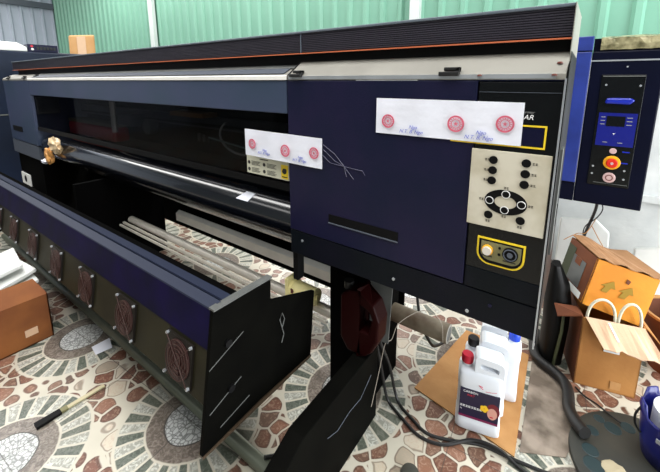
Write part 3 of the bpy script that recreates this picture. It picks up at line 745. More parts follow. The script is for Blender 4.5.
# ------------------------------------------------------------------ things under the right cabinet
def jug_rounded(pts):
    return pts
def make_jug(label, capm, labelled=True):
    j = thing('ink_jug', (0, 0, 0), label, 'jug', 'white ink jugs', local=True)
    w, d, h = 0.170, 0.098, 0.30
    mb = MB()
    lev = [(0.0, 0.93, 0.93), (0.006, 1.0, 1.0), (0.048, 1.0, 1.0), (0.053, 0.975, 0.97), (0.203, 0.975, 0.97), (0.210, 1.0, 1.0), (0.252, 1.0, 0.98), (0.266, 0.97, 0.86), (0.274, 0.90, 0.66), (0.276, 0.80, 0.5)]
    n = 36; rings = []
    def se(a, hw, hd, e=7):
        c_, s_ = math.cos(a), math.sin(a)
        return (math.copysign(abs(c_)**(2/e), c_)*hw, math.copysign(abs(s_)**(2/e), s_)*hd)
    for z, f, g in lev:
        rings.append([mb.bm.verts.new((*se(2*PI*k/n, w/2*f, d/2*g), z)) for k in range(n)])
    for i in range(len(rings)-1):
        A, B = rings[i], rings[i+1]
        for k in range(n): mb.bm.faces.new((A[k], A[(k+1) % n], B[(k+1) % n], B[k]))
    mb.bm.faces.new(rings[0][::-1]); mb.bm.faces.new(rings[-1])
    body = mb.build('jug_body', M['jug'], j, True, 0)
    nk = MB().lathe((-0.054, 0, 0.268), [(0.024, 0), (0.021, 0.012), (0.021, 0.022)], 28).build('neck', M['jug'], body, True)
    cp = MB().lathe((-0.054, 0, 0.286), [(0.0225, 0), (0.0232, 0.004), (0.0232, 0.028), (0.020, 0.033)], 28).build('cap', capm, j, True)
    # moulded handle block with a grip slot through it
    hb = MB(); K = 40; R4 = []
    def rrect(a, cx, cz, hx, hz, e): 
        p = se(a, hx, hz, e); return (cx+p[0], cz+p[1])
    for yy in (-0.036, 0.036):
        o_ = []; i_ = []
        for k in range(K):
            a = 2*PI*k/K
            p = rrect(a, 0.0285, 0.290, 0.0535, 0.046, 6); q = rrect(a, 0.029, 0.299, 0.034, 0.0105, 5)
            lean = 0.10*(p[0]-0.0285); o_.append(hb.bm.verts.new((p[0], yy, p[1]-lean if p[1] > 0.29 else p[1])))
            i_.append(hb.bm.verts.new((q[0], yy, q[1]-0.10*(q[0]-0.029))))
        R4 += [o_, i_]
    for k in range(K):
        k2 = (k+1) % K
        hb.bm.faces.new((R4[0][k], R4[0][k2], R4[1][k2], R4[1][k])); hb.bm.faces.new((R4[2][k], R4[3][k], R4[3][k2], R4[2][k2]))
        hb.bm.faces.new((R4[0][k], R4[2][k], R4[2][k2], R4[0][k2])); hb.bm.faces.new((R4[1][k], R4[1][k2], R4[3][k2], R4[3][k]))
    hb.build('handle', M['jug'], j, True, bevel=0.006)
    if labelled:
        yl = -d/2*0.985-0.0012
        lb = MB().box(-0.0735, 0.0735, yl, yl+0.004, 0.062, 0.196).build('printed_label', M['labelnavy'], j)
        MB().box(-0.0735, 0.0735, yl-0.0004, yl+0.001, 0.062, 0.072).build('label_band', M['magenta'], lb)
        text('label_text', 'CARBON', 0.0135, Matrix.Translation((-0.034, yl-0.0002, 0.184)) @ Matrix.Rotation(PI/2, 4, 'X'), M['white'], lb)
        text('label_text', 'INKT', 0.0125, Matrix.Translation((-0.032, yl-0.0002, 0.169)) @ Matrix.Rotation(PI/2, 4, 'X'), M['capred'], lb)
        gl = MB()
        for q in range(8):
            x0 = -0.070+q*0.0105
            gl.box(x0, x0+0.0085, yl-0.0006, yl, 0.1105, 0.1120).box(x0, x0+0.0085, yl-0.0006, yl, 0.1180, 0.1192)
            gl.box(x0+0.0035, x0+0.0050, yl-0.0006, yl, 0.1105, 0.1192).box(x0+0.001, x0+0.0075, yl-0.0006, yl, 0.1145, 0.1155)
            if q % 2: gl.box(x0, x0+0.0013, yl-0.0006, yl, 0.1105, 0.1192)
        gl.build('label_characters', M['white'], lb)
        text('label_text', '5L', 0.008, Matrix.Translation((-0.066, yl-0.0002, 0.100)) @ Matrix.Rotation(PI/2, 4, 'X'), M['white'], lb)
        MB().disc((0.052, yl-0.0004, 0.125), 0.025, 1, 0.001, 24, rz=0.033).build('printed_hair', M['hairred'], lb)
        MB().disc((0.050, yl-0.0008, 0.112), 0.018, 1, 0.001, 24, rz=0.026).build('printed_face', M['skin'], lb)
        MB().disc((0.048, yl-0.0012, 0.097), 0.007, 1, 0.001, 12, rz=0.003).build('printed_lips', M['capred'], lb)
        pt = MB()
        for k in range(5):
            a = 2*PI*k/5; pt.disc((0.020+0.009*math.cos(a), yl-0.0010-0.0001*k, 0.127+0.009*math.sin(a)), 0.0075, 1, 0.001, 12)
        pt.build('printed_flower', M['petal'], lb)
        mk = MB().tube([(0.008, -d/2-0.0005, 0.222), (-0.006, -d/2-0.0005, 0.226), (0.010, -d/2-0.0005, 0.212)], 0.0016, 6)
        mk.tube([(0.02, -d/2+0.0005, 0.205), (0.045, -d/2+0.0005, 0.209), (0.06, -d/2+0.0005, 0.213)], 0.0011, 6)
        mk.build('red_pen_mark', M['stamp'], j)
    return j
j1 = make_jug('nearest white ink jug with red cap and navy printed label, on the cardboard sheet', M['capred'])
j1.location = (-0.229, 1.371, 0.009); j1.rotation_euler = (0, 0, math.radians(14))
j2 = make_jug('middle white ink jug with a black cap, between two other jugs', M['capblack'], False)
j2.location = (-0.233, 1.480, 0.009); j2.rotation_euler = (0, 0, math.radians(13))
j3 = make_jug('rear white ink jug with a blue cap, behind the other two jugs', M['capblue'], False)
j3.location = (-0.198, 1.600, 0.009); j3.rotation_euler = (0, 0, math.radians(187))
tag(MB().slab([(-0.51, 1.385, 0.002), (-0.075, 1.315, 0.002), (-0.10, 1.93, 0.002), (-0.42, 1.93, 0.002)], 0.005, (0, 0, 1)).build('cardboard_sheet', M['card_tan']),
    'flat tan cardboard sheet on the floor below the white jugs', 'cardboard')
tag(MB().slab([(-0.062, 1.350, 0.0015), (0.085, 1.43, 0.0015), (0.120, 1.56, 0.0015), (0.062, 1.80, 0.0015), (-0.02, 2.10, 0.0015), (-0.09, 2.10, 0.0015)], 0.003, (0, 0, 1)).build('floor_sheet', M['kraft']),
    'grubby grey sheet flat on the floor between the jugs and the black hose', 'sheet')

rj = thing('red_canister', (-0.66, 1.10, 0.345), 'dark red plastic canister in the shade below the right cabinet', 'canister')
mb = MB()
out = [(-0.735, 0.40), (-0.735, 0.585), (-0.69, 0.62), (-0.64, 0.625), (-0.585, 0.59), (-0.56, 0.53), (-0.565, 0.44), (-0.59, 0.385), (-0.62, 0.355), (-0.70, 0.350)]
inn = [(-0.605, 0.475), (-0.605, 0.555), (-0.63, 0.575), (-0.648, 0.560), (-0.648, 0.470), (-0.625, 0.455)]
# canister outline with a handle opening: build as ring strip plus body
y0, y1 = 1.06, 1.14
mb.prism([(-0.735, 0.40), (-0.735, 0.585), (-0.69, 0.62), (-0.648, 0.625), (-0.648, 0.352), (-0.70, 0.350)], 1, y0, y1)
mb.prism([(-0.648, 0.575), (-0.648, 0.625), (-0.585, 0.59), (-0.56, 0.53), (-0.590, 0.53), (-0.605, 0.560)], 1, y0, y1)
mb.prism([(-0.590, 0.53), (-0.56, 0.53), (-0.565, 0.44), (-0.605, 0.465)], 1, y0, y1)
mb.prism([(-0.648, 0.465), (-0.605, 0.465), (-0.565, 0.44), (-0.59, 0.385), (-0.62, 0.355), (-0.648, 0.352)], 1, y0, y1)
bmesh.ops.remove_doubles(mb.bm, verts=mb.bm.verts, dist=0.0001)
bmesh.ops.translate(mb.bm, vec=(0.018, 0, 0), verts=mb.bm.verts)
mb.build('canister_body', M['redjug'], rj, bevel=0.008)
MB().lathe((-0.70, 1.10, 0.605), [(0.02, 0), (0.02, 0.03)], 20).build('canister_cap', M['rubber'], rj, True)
tag(MB().slab([(-0.638, 1.165, 0.36), (-0.555, 1.175, 0.36), (-0.540, 1.175, 0.70), (-0.638, 1.165, 0.70)], 0.004, (0, 1, 0)).build('metal_shield', M['dullgrey']),
    'dull grey metal sheet standing behind the dark red canister', 'sheet')
pp = thing('cardboard_pipe', (-0.5, 1.43, 0.30), 'short grey pipe end poking out below the right cabinet', 'pipe')
MB().cyl((-0.64, 1.40, 0.345), (-0.375, 1.40, 0.345), 0.042, 32).build('pipe_wall', mat('grimy_pipe', (128, 118, 100), 0.6, col2=(84, 66, 50), scale=10), pp, True)
MB().ring((-0.3752, 1.40, 0.345), 0.031, 0.041, 0, 0.002, 32).build('pipe_rim', M['ledge'], pp)
MB().disc((-0.3752, 1.40, 0.345), 0.031, 0, 0.001, 32).build('pipe_mouth', M['dullgrey'], pp)

# ------------------------------------------------------------------ cables and hoses on the floor
def smoothp(pts, n=6):
    P_ = [Vector(p) for p in pts]; out = []
    for i in range(len(P_)-1):
        a = P_[max(0, i-1)]; b = P_[i]; c = P_[i+1]; d = P_[min(len(P_)-1, i+2)]
        for k in range(n):
            t = k/n
            out.append(0.5*((2*b)+(c-a)*t+(2*a-5*b+4*c-d)*t*t+(3*b-a-3*c+d)*t**3))
    out.append(P_[-1]); return out
def cable(name, pts, r, m, label, cat='cable', seg=8):
    return tag(MB().tube(smoothp(pts), r, seg).build(name, m, None, True), label, cat)
cable('black_cable', [(-0.60, 1.19, 0.34), (-0.575, 1.24, 0.20), (-0.56, 1.27, 0.06), (-0.53, 1.26, 0.010), (-0.46, 1.23, 0.008), (-0.38, 1.205, 0.008), (-0.29, 1.235, 0.008), (-0.19, 1.285, 0.008), (-0.08, 1.300, 0.008), (0.03, 1.320, 0.008), (0.085, 1.345, 0.008)],
      0.0065, M['rubber'], 'black cable curving past the front of the jugs, lying closest to the jug base')
cable('black_cable', [(-0.61, 1.17, 0.36), (-0.60, 1.21, 0.20), (-0.585, 1.235, 0.05), (-0.56, 1.235, 0.010), (-0.49, 1.205, 0.008), (-0.40, 1.175, 0.008), (-0.31, 1.20, 0.008), (-0.22, 1.275, 0.020), (-0.13, 1.295, 0.021), (-0.05, 1.28, 0.008), (0.02, 1.275, 0.008), (0.10, 1.30, 0.008)],
      0.0065, M['rubber'], 'black cable curving past the front of the jugs, nearer the camera and crossing over')
cable('black_cable', [(-0.63, 1.64, 0.42), (-0.58, 1.60, 0.22), (-0.52, 1.60, 0.10), (-0.50, 1.66, 0.05), (-0.47, 1.80, 0.016)], 0.008, M['rubber'], 'short black cable hanging behind the cardboard sheet below the pipe')
cable('pale_wire', [(-0.585, 1.10, 0.10), (-0.585, 1.16, 0.22), (-0.575, 1.19, 0.34), (-0.56, 1.22, 0.35), (-0.54, 1.25, 0.42), (-0.47, 1.33, 0.46), (-0.40, 1.35, 0.43), (-0.385, 1.355, 0.33)], 0.0016, M['thinwire'], 'thin pale wire draped from the stand foot over the pipe', 'wire')
cable('black_hose', [(-0.085, 2.12, 0.027), (-0.088, 2.0, 0.027), (-0.060, 1.90, 0.027), (0.012, 1.853, 0.027), (0.058, 1.81, 0.027), (0.078, 1.75, 0.027), (0.085, 1.66, 0.027), (0.11, 1.58, 0.045), (0.140, 1.535, 0.054)], 0.024, M['rubber'], 'thick black hose on the floor beside the lower carton', 'hose', 16)
cable('black_cable', [(-0.82, 0.72, 0.06), (-0.77, 0.80, 0.03), (-0.70, 0.86, 0.012), (-0.67, 0.90, 0.012), (-0.74, 0.88, 0.012), (-0.80, 0.80, 0.02)], 0.008, M['rubber'], 'tangled black cable on the floor between the dryer end and the stand foot')
cable('black_cable', [(0.105, 1.835, 0.006), (0.14, 1.80, 0.006), (0.18, 1.765, 0.02), (0.22, 1.72, 0.034), (0.26, 1.69, 0.040)], 0.004, M['rubber'], 'thin black cable along the foot of the lower carton')
bs = thing('brush', (-1.72, 0.33, 0), 'black tipped stick brush lying on the ringed floor pattern', 'brush')
MB().slab([(-1.735, 0.272, 0.002), (-1.700, 0.272, 0.002), (-1.700, 0.360, 0.002), (-1.730, 0.360, 0.002)], 0.012, (0, 0, 1)).build('bristles', M['black'], bs)
MB().slab([(-1.724, 0.360, 0.003), (-1.706, 0.360, 0.003), (-1.698, 0.53, 0.003), (-1.718, 0.53, 0.003)], 0.008, (0, 0, 1)).build('stick', mat('pale_stick', (190, 180, 146), 0.6), bs)
MB().slab([(-1.727, 0.360, 0.003), (-1.703, 0.360, 0.003), (-1.703, 0.385, 0.003), (-1.727, 0.385, 0.003)], 0.010, (0, 0, 1)).build('ferrule', M['olive'], bs)
tag(MB().slab([(-2.04, 0.60, 0.001), (-1.96, 0.59, 0.001), (-1.93, 0.66, 0.012), (-2.01, 0.68, 0.02)], 0.0015, (0, 0, 1)).build('paper_scrap', M['paper']), 'white paper scrap on the floor next to the grey tube', 'paper')
pk = MB().lathe((-0.375, 1.02, 0), [(0.034, 0), (0.036, 0.010), (0.030, 0.022), (0.012, 0.028)], 24).build('dark_cap', M['mat_dark'], None, True)
tag(pk, 'small dark grey plastic cap on the tiles at the bottom edge', 'cap')

# ------------------------------------------------------------------ left carton with foam sheets
lcn = thing('carton', (-2.55, 0.43, 0), 'brown carton with white sheets inside, on the floor left of the fans', 'box')
cx0, cx1, cy0, cy1, ch_ = -2.95, -2.32, 0.17, 0.515, 0.265
MB().box(cx0, cx1, cy0, cy0+0.006, 0, ch_).box(cx0, cx1, cy1-0.006, cy1, 0, ch_).box(cx0, cx0+0.006, cy0, cy1, 0, ch_).box(cx1-0.006, cx1, cy0, cy1, 0, ch_).box(cx0, cx1, cy0, cy1, 0, 0.006).build('carton_body', M['card_left'], lcn)
MB().slab([(cx1, cy0+0.01, ch_), (cx1, cy1-0.005, ch_), (cx1-0.10, cy1-0.03, ch_+0.065), (cx1-0.10, cy0+0.10, ch_+0.065)], 0.004, (-1, 0, 0.3)).build('flap', M['card_left'], lcn)
MB().slab([(cx0, cy0, ch_), (cx1, cy0, ch_), (cx1, cy0-0.04, ch_-0.13), (cx0, cy0-0.04, ch_-0.13)], 0.004, (0, -1, 0.2)).build('flap', M['card_left'], lcn)
MB().box(-2.3195, -2.317, 0.395, 0.45, 0.06, 0.10).build('pale_label', M['card_pale'], lcn)
fgroup = 'white sheets in the left carton'
for i, (dx, dy, dz, rz) in enumerate(((-0.06, 0.03, 0.0, 0.0), (-0.10, 0.02, 0.045, 0.12), (-0.14, 0.0, 0.09, -0.1))):
    q = [(-0.16, -0.12), (0.16, -0.12), (0.16, 0.12), (-0.16, 0.12)]
    pts = []
    for a, b in q:
        pts.append((-2.57+dx+a*math.cos(rz)-b*math.sin(rz), 0.37+dy+a*math.sin(rz)+b*math.cos(rz), 0.245+dz+0.03*b/0.12))
    f = MB().slab(pts, 0.022, (0, 0, 1)).build('foam_sheet', M['foam'], bevel=0.004)
    tag(f, ('lowest', 'middle', 'topmost')[i] + ' of the white sheets stacked in the left carton', 'sheet', fgroup)

# ------------------------------------------------------------------ right cluster: cartons, bag, bucket, lid
lb = thing('carton', (0.2, 2.05, 0), 'lower open brown carton with a pale flap folded out, on the floor right', 'box')
ang = math.radians(14)
def R2(x, y, z): # local carton coordinates -> world
    return (0.096+x*math.cos(ang)-y*math.sin(ang), 1.866+x*math.sin(ang)+y*math.cos(ang), z)
Wc, Dc, Hc = 0.238, 0.30, 0.352
def wall(a, b, z0, z1, t, mt, name, par, nd):
    return MB().slab([R2(*a, z0), R2(*b, z0), R2(*b, z1), R2(*a, z1)], t, nd).build(name, mt, par)
fw = wall((0, 0), (Wc, 0), 0, Hc, 0.005, M['card'], 'front_wall', lb, (math.sin(ang)*-1, math.cos(ang), 0))
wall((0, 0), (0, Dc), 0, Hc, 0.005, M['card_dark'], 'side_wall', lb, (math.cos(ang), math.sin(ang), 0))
wall((Wc, 0), (Wc, Dc), 0, Hc, 0.005, M['card'], 'side_wall', lb, (-math.cos(ang), -math.sin(ang), 0))
wall((0, Dc), (Wc, Dc), 0, Hc, 0.005, M['card'], 'back_wall', lb, (0, -1, 0))
MB().slab([R2(0, 0, 0), R2(Wc, 0, 0), R2(Wc, Dc, 0), R2(0, Dc, 0)], 0.005, (0, 0, 1)).build('bottom', M['card'], lb)
fl = MB()
top = [R2(0.01+(Wc-0.02)*i/10, 0, Hc+0.004) for i in range(11)]
rnd = random.Random(4)
bot = [R2(0.065+(Wc-0.015)*i/10, -0.085+rnd.uniform(-0.008, 0.008), Hc-0.075-0.0015*i+rnd.uniform(-0.006, 0.006)-0.0004*i) for i in range(11)]
for i in range(10):
    fl.slab([top[i], top[i+1], bot[i+1], bot[i]], 0.004, (0, -0.3, 1))
bmesh.ops.remove_doubles(fl.bm, verts=fl.bm.verts, dist=0.0004)
fl.build('folded_flap', M['card_pale'], lb)
MB().slab([R2(0.110, -0.083, Hc-0.034), R2(0.117, -0.083, Hc-0.034), R2(0.098, -0.015, Hc+0.0035), R2(0.091, -0.015, Hc+0.0035)], 0.006, (0, -0.3, 1)).build('pale_tape', M['paper'], lb)
MB().slab([R2(0.095, -0.003, 0.205), R2(0.155, -0.003, 0.205), R2(0.155, -0.003, 0.23), R2(0.095, -0.003, 0.23)], 0.001, (0, -1, 0)).build('white_label', M['foam'], lb)
MB().slab([R2(0.14, -0.002, 0.02), R2(0.18, -0.002, 0.02), R2(0.18, -0.002, 0.06), R2(0.14, -0.002, 0.06)], 0.001, (0, -1, 0)).build('brown_tape', M['card_tan'], lb)
MB().slab([(0.070, 1.935, 0.355), (0.098, 1.885, 0.345), (0.000, 1.868, 0.315), (-0.020, 1.895, 0.360)], 0.005, (0, 0, 1)).build('side_flap', M['card_dark'], lb)
MB().slab([R2(Wc, 0.03, Hc), R2(Wc, 0.26, Hc), R2(Wc+0.07, 0.25, Hc-0.08), R2(Wc+0.07, 0.04, Hc-0.08)], 0.005, (0, 0, 1)).build('side_flap', M['card'], lb)

# upper carton, tilted
ub = thing('carton', (0.2, 2.05, 0.33), 'upper orange carton with two arrows, tilted on top of the lower carton', 'box')
# corners on its front face (towards the camera)
A0 = Vector((0.123, 1.95, 0.617)); A1 = Vector((0.351, 2.0, 0.565)); A3 = Vector((0.082, 1.88, 0.412)); A2 = Vector((0.305, 1.93, 0.356))
back = Vector((-0.107, 0.205, 0.002))
A0, A1, A2, A3 = [Vector((0, 0, 1.43)) + (q-Vector((0, 0, 1.43)))*1.014 for q in (A0, A1, A2, A3)]
def slab2(name, q, t, m, nd): return MB().slab(q, t, nd).build(name, m, ub)
slab2('front_wall', [A3, A2, A1, A0], 0.005, M['card_orange'], back)
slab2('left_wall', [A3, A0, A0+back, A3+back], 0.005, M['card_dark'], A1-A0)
slab2('right_wall', [A2, A1, A1+back, A2+back], 0.005, M['card_orange'], A0-A1)
slab2('back_wall', [A3+back, A2+back, A1+back, A0+back], 0.005, M['card'], -back)
slab2('base', [A3, A2, A2+back, A3+back], 0.005, M['card_orange'], A0-A3)
tb = MB()
up = (A0-A3).normalized()
fr_ = [A0+(A1-A0)*(i/12)*1.06+up*(0.006+0.006*math.sin(i*1.7)) - back*0.02 for i in range(13)]
bk = [A0+back*(1.02)+(A1-A0)*(i/12)*1.0+up*(0.010+0.012*math.sin(i*0.6)) for i in range(13)]
for i in range(12): tb.slab([fr_[i], fr_[i+1], bk[i+1], bk[i]], 0.004, up)
bmesh.ops.remove_doubles(tb.bm, verts=tb.bm.verts, dist=0.0003)
tb.build('top_flap', M['card_dull'], ub)
ex = (A1-A0); ez = (A3-A0); fn = -back.normalized()
def onf(u, v, d=0.002): return A0+ex*u+ez*v+fn*d + Vector((0, 0, 0))
def arrow(u, v, s, tilt):
    mb = MB()
    def p(a, b): return onf(u+a*s+b*tilt*s, v+b*s*1.25)
    mb.slab([p(-0.35, 1.0), p(0.30, 1.0), p(0.30, 0.3), p(-0.35, 0.3)], 0.0012, fn)
    mb.slab([p(-0.8, 0.35), p(0.75, 0.35), p(0.02, -0.45), p(-0.02, -0.45)], 0.0013, fn)
    mb.build('printed_arrow', M['print_green'], ub)
arrow(0.33, 0.42, 0.15, -0.45); arrow(0.62, 0.42, 0.15, -0.45)
MB().slab([onf(0.535, 0.20), onf(0.60, 0.22), onf(0.58, 0.30), onf(0.53, 0.28)], 0.0015, fn).build('torn_spot', M['card_dark'], ub)
ln = (A0-A1).normalized()
def onl(u, v, d=0.0015): return A0+back*u+ez*v+ln*d
MB().slab([onl(0.25, 0.25), onl(0.70, 0.25), onl(0.70, 0.82), onl(0.25, 0.82)], 0.001, ln).build('printed_panel', M['dullgrey'], ub)
MB().slab([onl(0.70, 0.12), onl(0.98, 0.12), onl(0.98, 0.80), onl(0.70, 0.80)], 0.001, ln).build('printed_panel', mat('dark_green_print', (50, 56, 34), 0.7), ub)
MB().slab([onl(0.40, 0.25, 0.0028), onl(0.60, 0.25, 0.0028), onl(0.60, 0.40, 0.0028), onl(0.40, 0.40, 0.0028)], 0.001, ln).build('printed_square', M['card_dark'], ub)
MB().slab([onl(0.10, 0.84, 0.002), onl(0.55, 0.84, 0.002), onl(0.55, 0.98, 0.002), onl(0.10, 0.98, 0.002)], 0.001, ln).build('white_label', M['foam'], ub)

# pale hose loops rising from the lower carton
def loop(x0, x1, z0, zt, label):
    def wy(x): return 1.866+0.249*(x-0.096)+0.020
    pts = []
    for i in range(21):
        a = PI-PI*i/20
        x = (x0+x1)/2+(x1-x0)/2*math.cos(a)
        pts.append((x, wy(x), z0+(zt-z0)*math.sin(a)**0.8))
    pts = [(x0, wy(x0), 0.10)] + pts + [(x1, wy(x1), 0.10)]
    return tag(MB().tube(pts, 0.006, 10).build('hose_loop', M['tin'], None, True), label, 'hose', 'pale hose loops in the lower carton')
loop(0.112, 0.214, 0.34, 0.448, 'left pale hose loop sticking up out of the lower carton')
loop(0.226, 0.306, 0.34, 0.452, 'right pale hose loop sticking up out of the lower carton')

# black bag left of the cartons
bg = MB()
lv = [(0.0, 0.050, 0.075, 0), (0.10, 0.055, 0.08, 0), (0.22, 0.058, 0.08, 0.004), (0.34, 0.058, 0.07, 0.004), (0.44, 0.045, 0.06, -0.004), (0.53, 0.020, 0.04, -0.02)]
rg = []
rnd = random.Random(8)
for z, a, b_, dx in lv:
    rg.append([bg.bm.verts.new((-0.012+dx+a*math.cos(2*PI*k/20)+rnd.uniform(-.006, .006), 1.985+b_*math.sin(2*PI*k/20), z)) for k in range(20)])
for i in range(len(rg)-1):
    for k in range(20): bg.bm.faces.new((rg[i][k], rg[i][(k+1) % 20], rg[i+1][(k+1) % 20], rg[i+1][k]))
bg.bm.faces.new(rg[0][::-1]); bg.bm.faces.new(rg[-1])
bgo = thing('black_bag', (0.0, 1.985, 0), 'slumped black plastic bag between the printer end and the cartons', 'bag')
bg.build('bag_body', mat('black_bag_plastic', (9, 9, 9), 0.5, spec=0.2), bgo, True)
MB().tube([(0.008, 1.906, 0.02), (0.016, 1.901, 0.12), (0.024, 1.903, 0.22), (0.024, 1.912, 0.30)], 0.007, 8).build('green_seam', mat('olive_strap', (64, 70, 44), 0.6), bgo, True)

# round dark lid with stains, blue tub on it
lid = thing('round_lid', (0.36, 1.52, 0), 'large round grimy dark lid flat on the floor, below the blue tub', 'lid')
MB().lathe((0.36, 1.52, 0), [(0.265, 0), (0.27, 0.006), (0.268, 0.020), (0.255, 0.024)], 64).build('lid_disc', M['mat_dark'], lid, True)
for x, y, r_ in ((0.235, 1.66, 0.030), (0.285, 1.70, 0.026), (0.165, 1.60, 0.024), (0.16, 1.50, 0.028), (0.17, 1.44, 0.034), (0.19, 1.68, 0.02)):
    MB().lathe((x, y, 0.024), [(r_, 0), (r_*0.9, 0.0015)], 20).build('dark_stain', M['teal'], lid)
lump('pale_smear', (0.235, 1.455, 0.0245), (0.05, 0.045, 0.005), mat('beige_smear', (170, 158, 130), 0.7), 21, lid, 0.3)
tub = thing('blue_tub', (0.40, 1.62, 0.026), 'dark blue plastic tub with a notched rim, on the round lid', 'tub')
tb = MB(); seg = 48; prof_r = [(0.088, 0.026), (0.100, 0.10), (0.108, 0.19)]
def rimz(k): return 0.245 if (k//4) % 2 == 0 else 0.205
outr = [[tb.bm.verts.new((0.405+r*math.cos(2*PI*k/seg), 1.625+r*math.sin(2*PI*k/seg), z)) for k in range(seg)] for r, z in prof_r]
outr.append([tb.bm.verts.new((0.405+0.112*math.cos(2*PI*k/seg), 1.625+0.112*math.sin(2*PI*k/seg), rimz(k))) for k in range(seg)])
for i in range(3):
    for k in range(seg): tb.bm.faces.new((outr[i][k], outr[i][(k+1) % seg], outr[i+1][(k+1) % seg], outr[i+1][k]))
tb.bm.faces.new(outr[0][::-1])
to = tb.build('tub_wall', M['bluebucket'], tub, True)
sm = to.modifiers.new('solid', 'SOLIDIFY'); sm.thickness = 0.006
MB().slab([(0.335, 1.537, 0.15), (0.40, 1.519, 0.135), (0.40, 1.519, 0.152), (0.335, 1.537, 0.168)], 0.004, (0, -1, 0)).build('grip', M['silver'], tub, bevel=0.002)
MB().tube(smoothp([(0.300, 1.62, 0.21), (0.285, 1.615, 0.17), (0.288, 1.612, 0.13), (0.305, 1.60, 0.11)]), 0.004, 8).build('handle_loop', M['rubber'], tub, True)
rl_ = thing('tape_roll', (0.41, 1.63, 0.12), 'white roll with a green core standing in the blue tub', 'roll')
MB().ring((0.405, 1.625, 0.12), 0.032, 0.075, 2, 0.115, 40).build('white_winding', M['foam'], rl_)
MB().ring((0.405, 1.625, 0.125), 0.024, 0.0318, 2, 0.112, 32).build('green_core', mat('green_core', (20, 96, 50), 0.5), rl_)
tag(MB().lathe((0.385, 1.395, 0.025), [(0.03, 0), (0.032, 0.006), (0.02, 0.012)], 20).build('orange_cap', M['card_orange'], None, True), 'small orange cap on the round lid at the right edge', 'cap')

bk_ = thing('basket', (0.42, 2.25, 0.0), 'brown round basket beside the lower carton at the right edge', 'basket')
MB().lathe((0.50, 2.26, 0.0), [(0.10, 0), (0.12, 0.10), (0.15, 0.26), (0.155, 0.30), (0.148, 0.30), (0.13, 0.2), (0.10, 0.02)], 40).build('basket_wall', M['card_dark'], bk_, True)
MB().ring((0.50, 2.26, 0.296), 0.146, 0.160, 2, 0.012, 40).build('basket_rim', M['card_tan'], bk_)
# white sheets behind the cartons
ws = tag(MB().slab([(-0.06, 2.75, 0.0), (0.24, 2.72, 0.0), (0.22, 2.86, 0.43), (0.14, 2.88, 0.50), (-0.06, 2.88, 0.47)], 0.03, (0, 1, 0.1)).build('foam_board', M['foam'], bevel=0.008),
    'white foam board leaning behind the black bag and cartons', 'board')
ws2 = tag(MB().slab([(0.34, 2.60, 0.0), (0.95, 2.60, 0.0), (0.95, 2.75, 0.60), (0.34, 2.75, 0.40)], 0.03, (0, 1, 0.1)).build('foam_board', M['foam'], bevel=0.008),
    'white foam board leaning behind the upper carton at the right edge', 'board')

# ------------------------------------------------------------------ blue machine behind
BM = thing('blue_printer', (-1.0, 2.3, 0), 'deep blue machine with control panel behind the right end of the printer', 'machine')
YB = 2.3
MB().box(-0.95, -0.004, YB+0.02, 2.95, 0.80, 1.64).build('cabinet', M['bluepanel'], BM, bevel=0.01)
hd = MB().box(-0.002, 0.283, YB, 2.95, 0.775, 1.575).build('control_head', M['bluepanel'], BM, bevel=0.006)
MB().prism([(-0.10, YB+0.012), (-0.095, YB-0.008), (-0.004, YB-0.012), (-0.004, YB+0.012)], 2, 0.882, 1.575).build('side_strip', M['bluestrip'], BM, bevel=0.004)
MB().box(-0.10, -0.003, YB, YB+0.03, 0.776, 0.880).build('lower_corner', M['bluepanel'], BM)
MB().prism([(-0.10, YB+0.012), (-0.095, YB-0.008), (-0.002, YB-0.012), (-0.002, YB+0.012)], 2, 1.58, 1.652).build('upper_strip', M['bluestrip'], BM, bevel=0.004)
MB().box(0.000, 0.55, YB+0.02, 2.95, 1.576, 1.640).build('lid_rail', M['bluepanel'], BM)
MB().box(-0.002, 0.283, YB-0.004, YB+0.002, 1.525, 1.532).build('silver_line', M['silver'], hd)
pn = MB().box(0.049, 0.221, YB-0.004, YB+0.002, 0.885, 1.458).build('inner_panel', M['gloss_black'], hd, bevel=0.001)
MB().box(0.055, 0.218, YB-0.006, YB-0.003, 1.449, 1.4535).build('panel_line', M['dullgrey'], pn)
for x, z in ((0.072, 1.408), (0.205, 1.405), (0.065, 0.985), (0.195, 0.975), (0.065, 0.945), (0.197, 0.93)):
    MB().disc((x, YB-0.004, z), 0.005, 1, -0.003, 12).build('panel_screw', M['silver'], pn)
MB().prism([(0.075, 1.315), (0.082, 1.343), (0.175, 1.345), (0.195, 1.333), (0.175, 1.312)], 1, YB-0.022, YB-0.004).build('panel_handle', M['bluelamp'], pn, bevel=0.008)
scn = MB().box(0.060, 0.213, YB-0.006, YB-0.003, 1.098, 1.268).build('blue_membrane', M['bluescreen'], pn)
MB().box(0.094, 0.168, YB-0.0075, YB-0.0055, 1.200, 1.252).build('display', M['gloss_black'], scn)
for z in (1.244, 1.226, 1.208):
    MB().box(0.070, 0.088, YB-0.0072, YB-0.0058, z, z+0.0035).build('key_caption', M['grey_print'], scn)
    MB().box(0.174, 0.196, YB-0.0072, YB-0.0058, z, z+0.0035).build('key_caption', M['grey_print'], scn)
MB().prism([(0.125, 1.166), (0.131, 1.158), (0.137, 1.166), (0.131, 1.163)], 1, YB-0.0072, YB-0.0058).build('key_caption', M['white'], scn)
for x in (0.090, 0.150):
    MB().box(x, x+0.02, YB-0.0072, YB-0.0058, 1.115, 1.1185).build('key_caption', M['grey_print'], scn)
MB().disc((0.138, YB-0.004, 1.073), 0.015, 1, -0.006, 24).build('round_button', M['pinkbtn'], pn, bevel=0.002)
es = MB().disc((0.140, YB-0.004, 1.012), 0.036, 1, -0.006, 32).build('emergency_stop', M['estop_y'], pn, bevel=0.002)
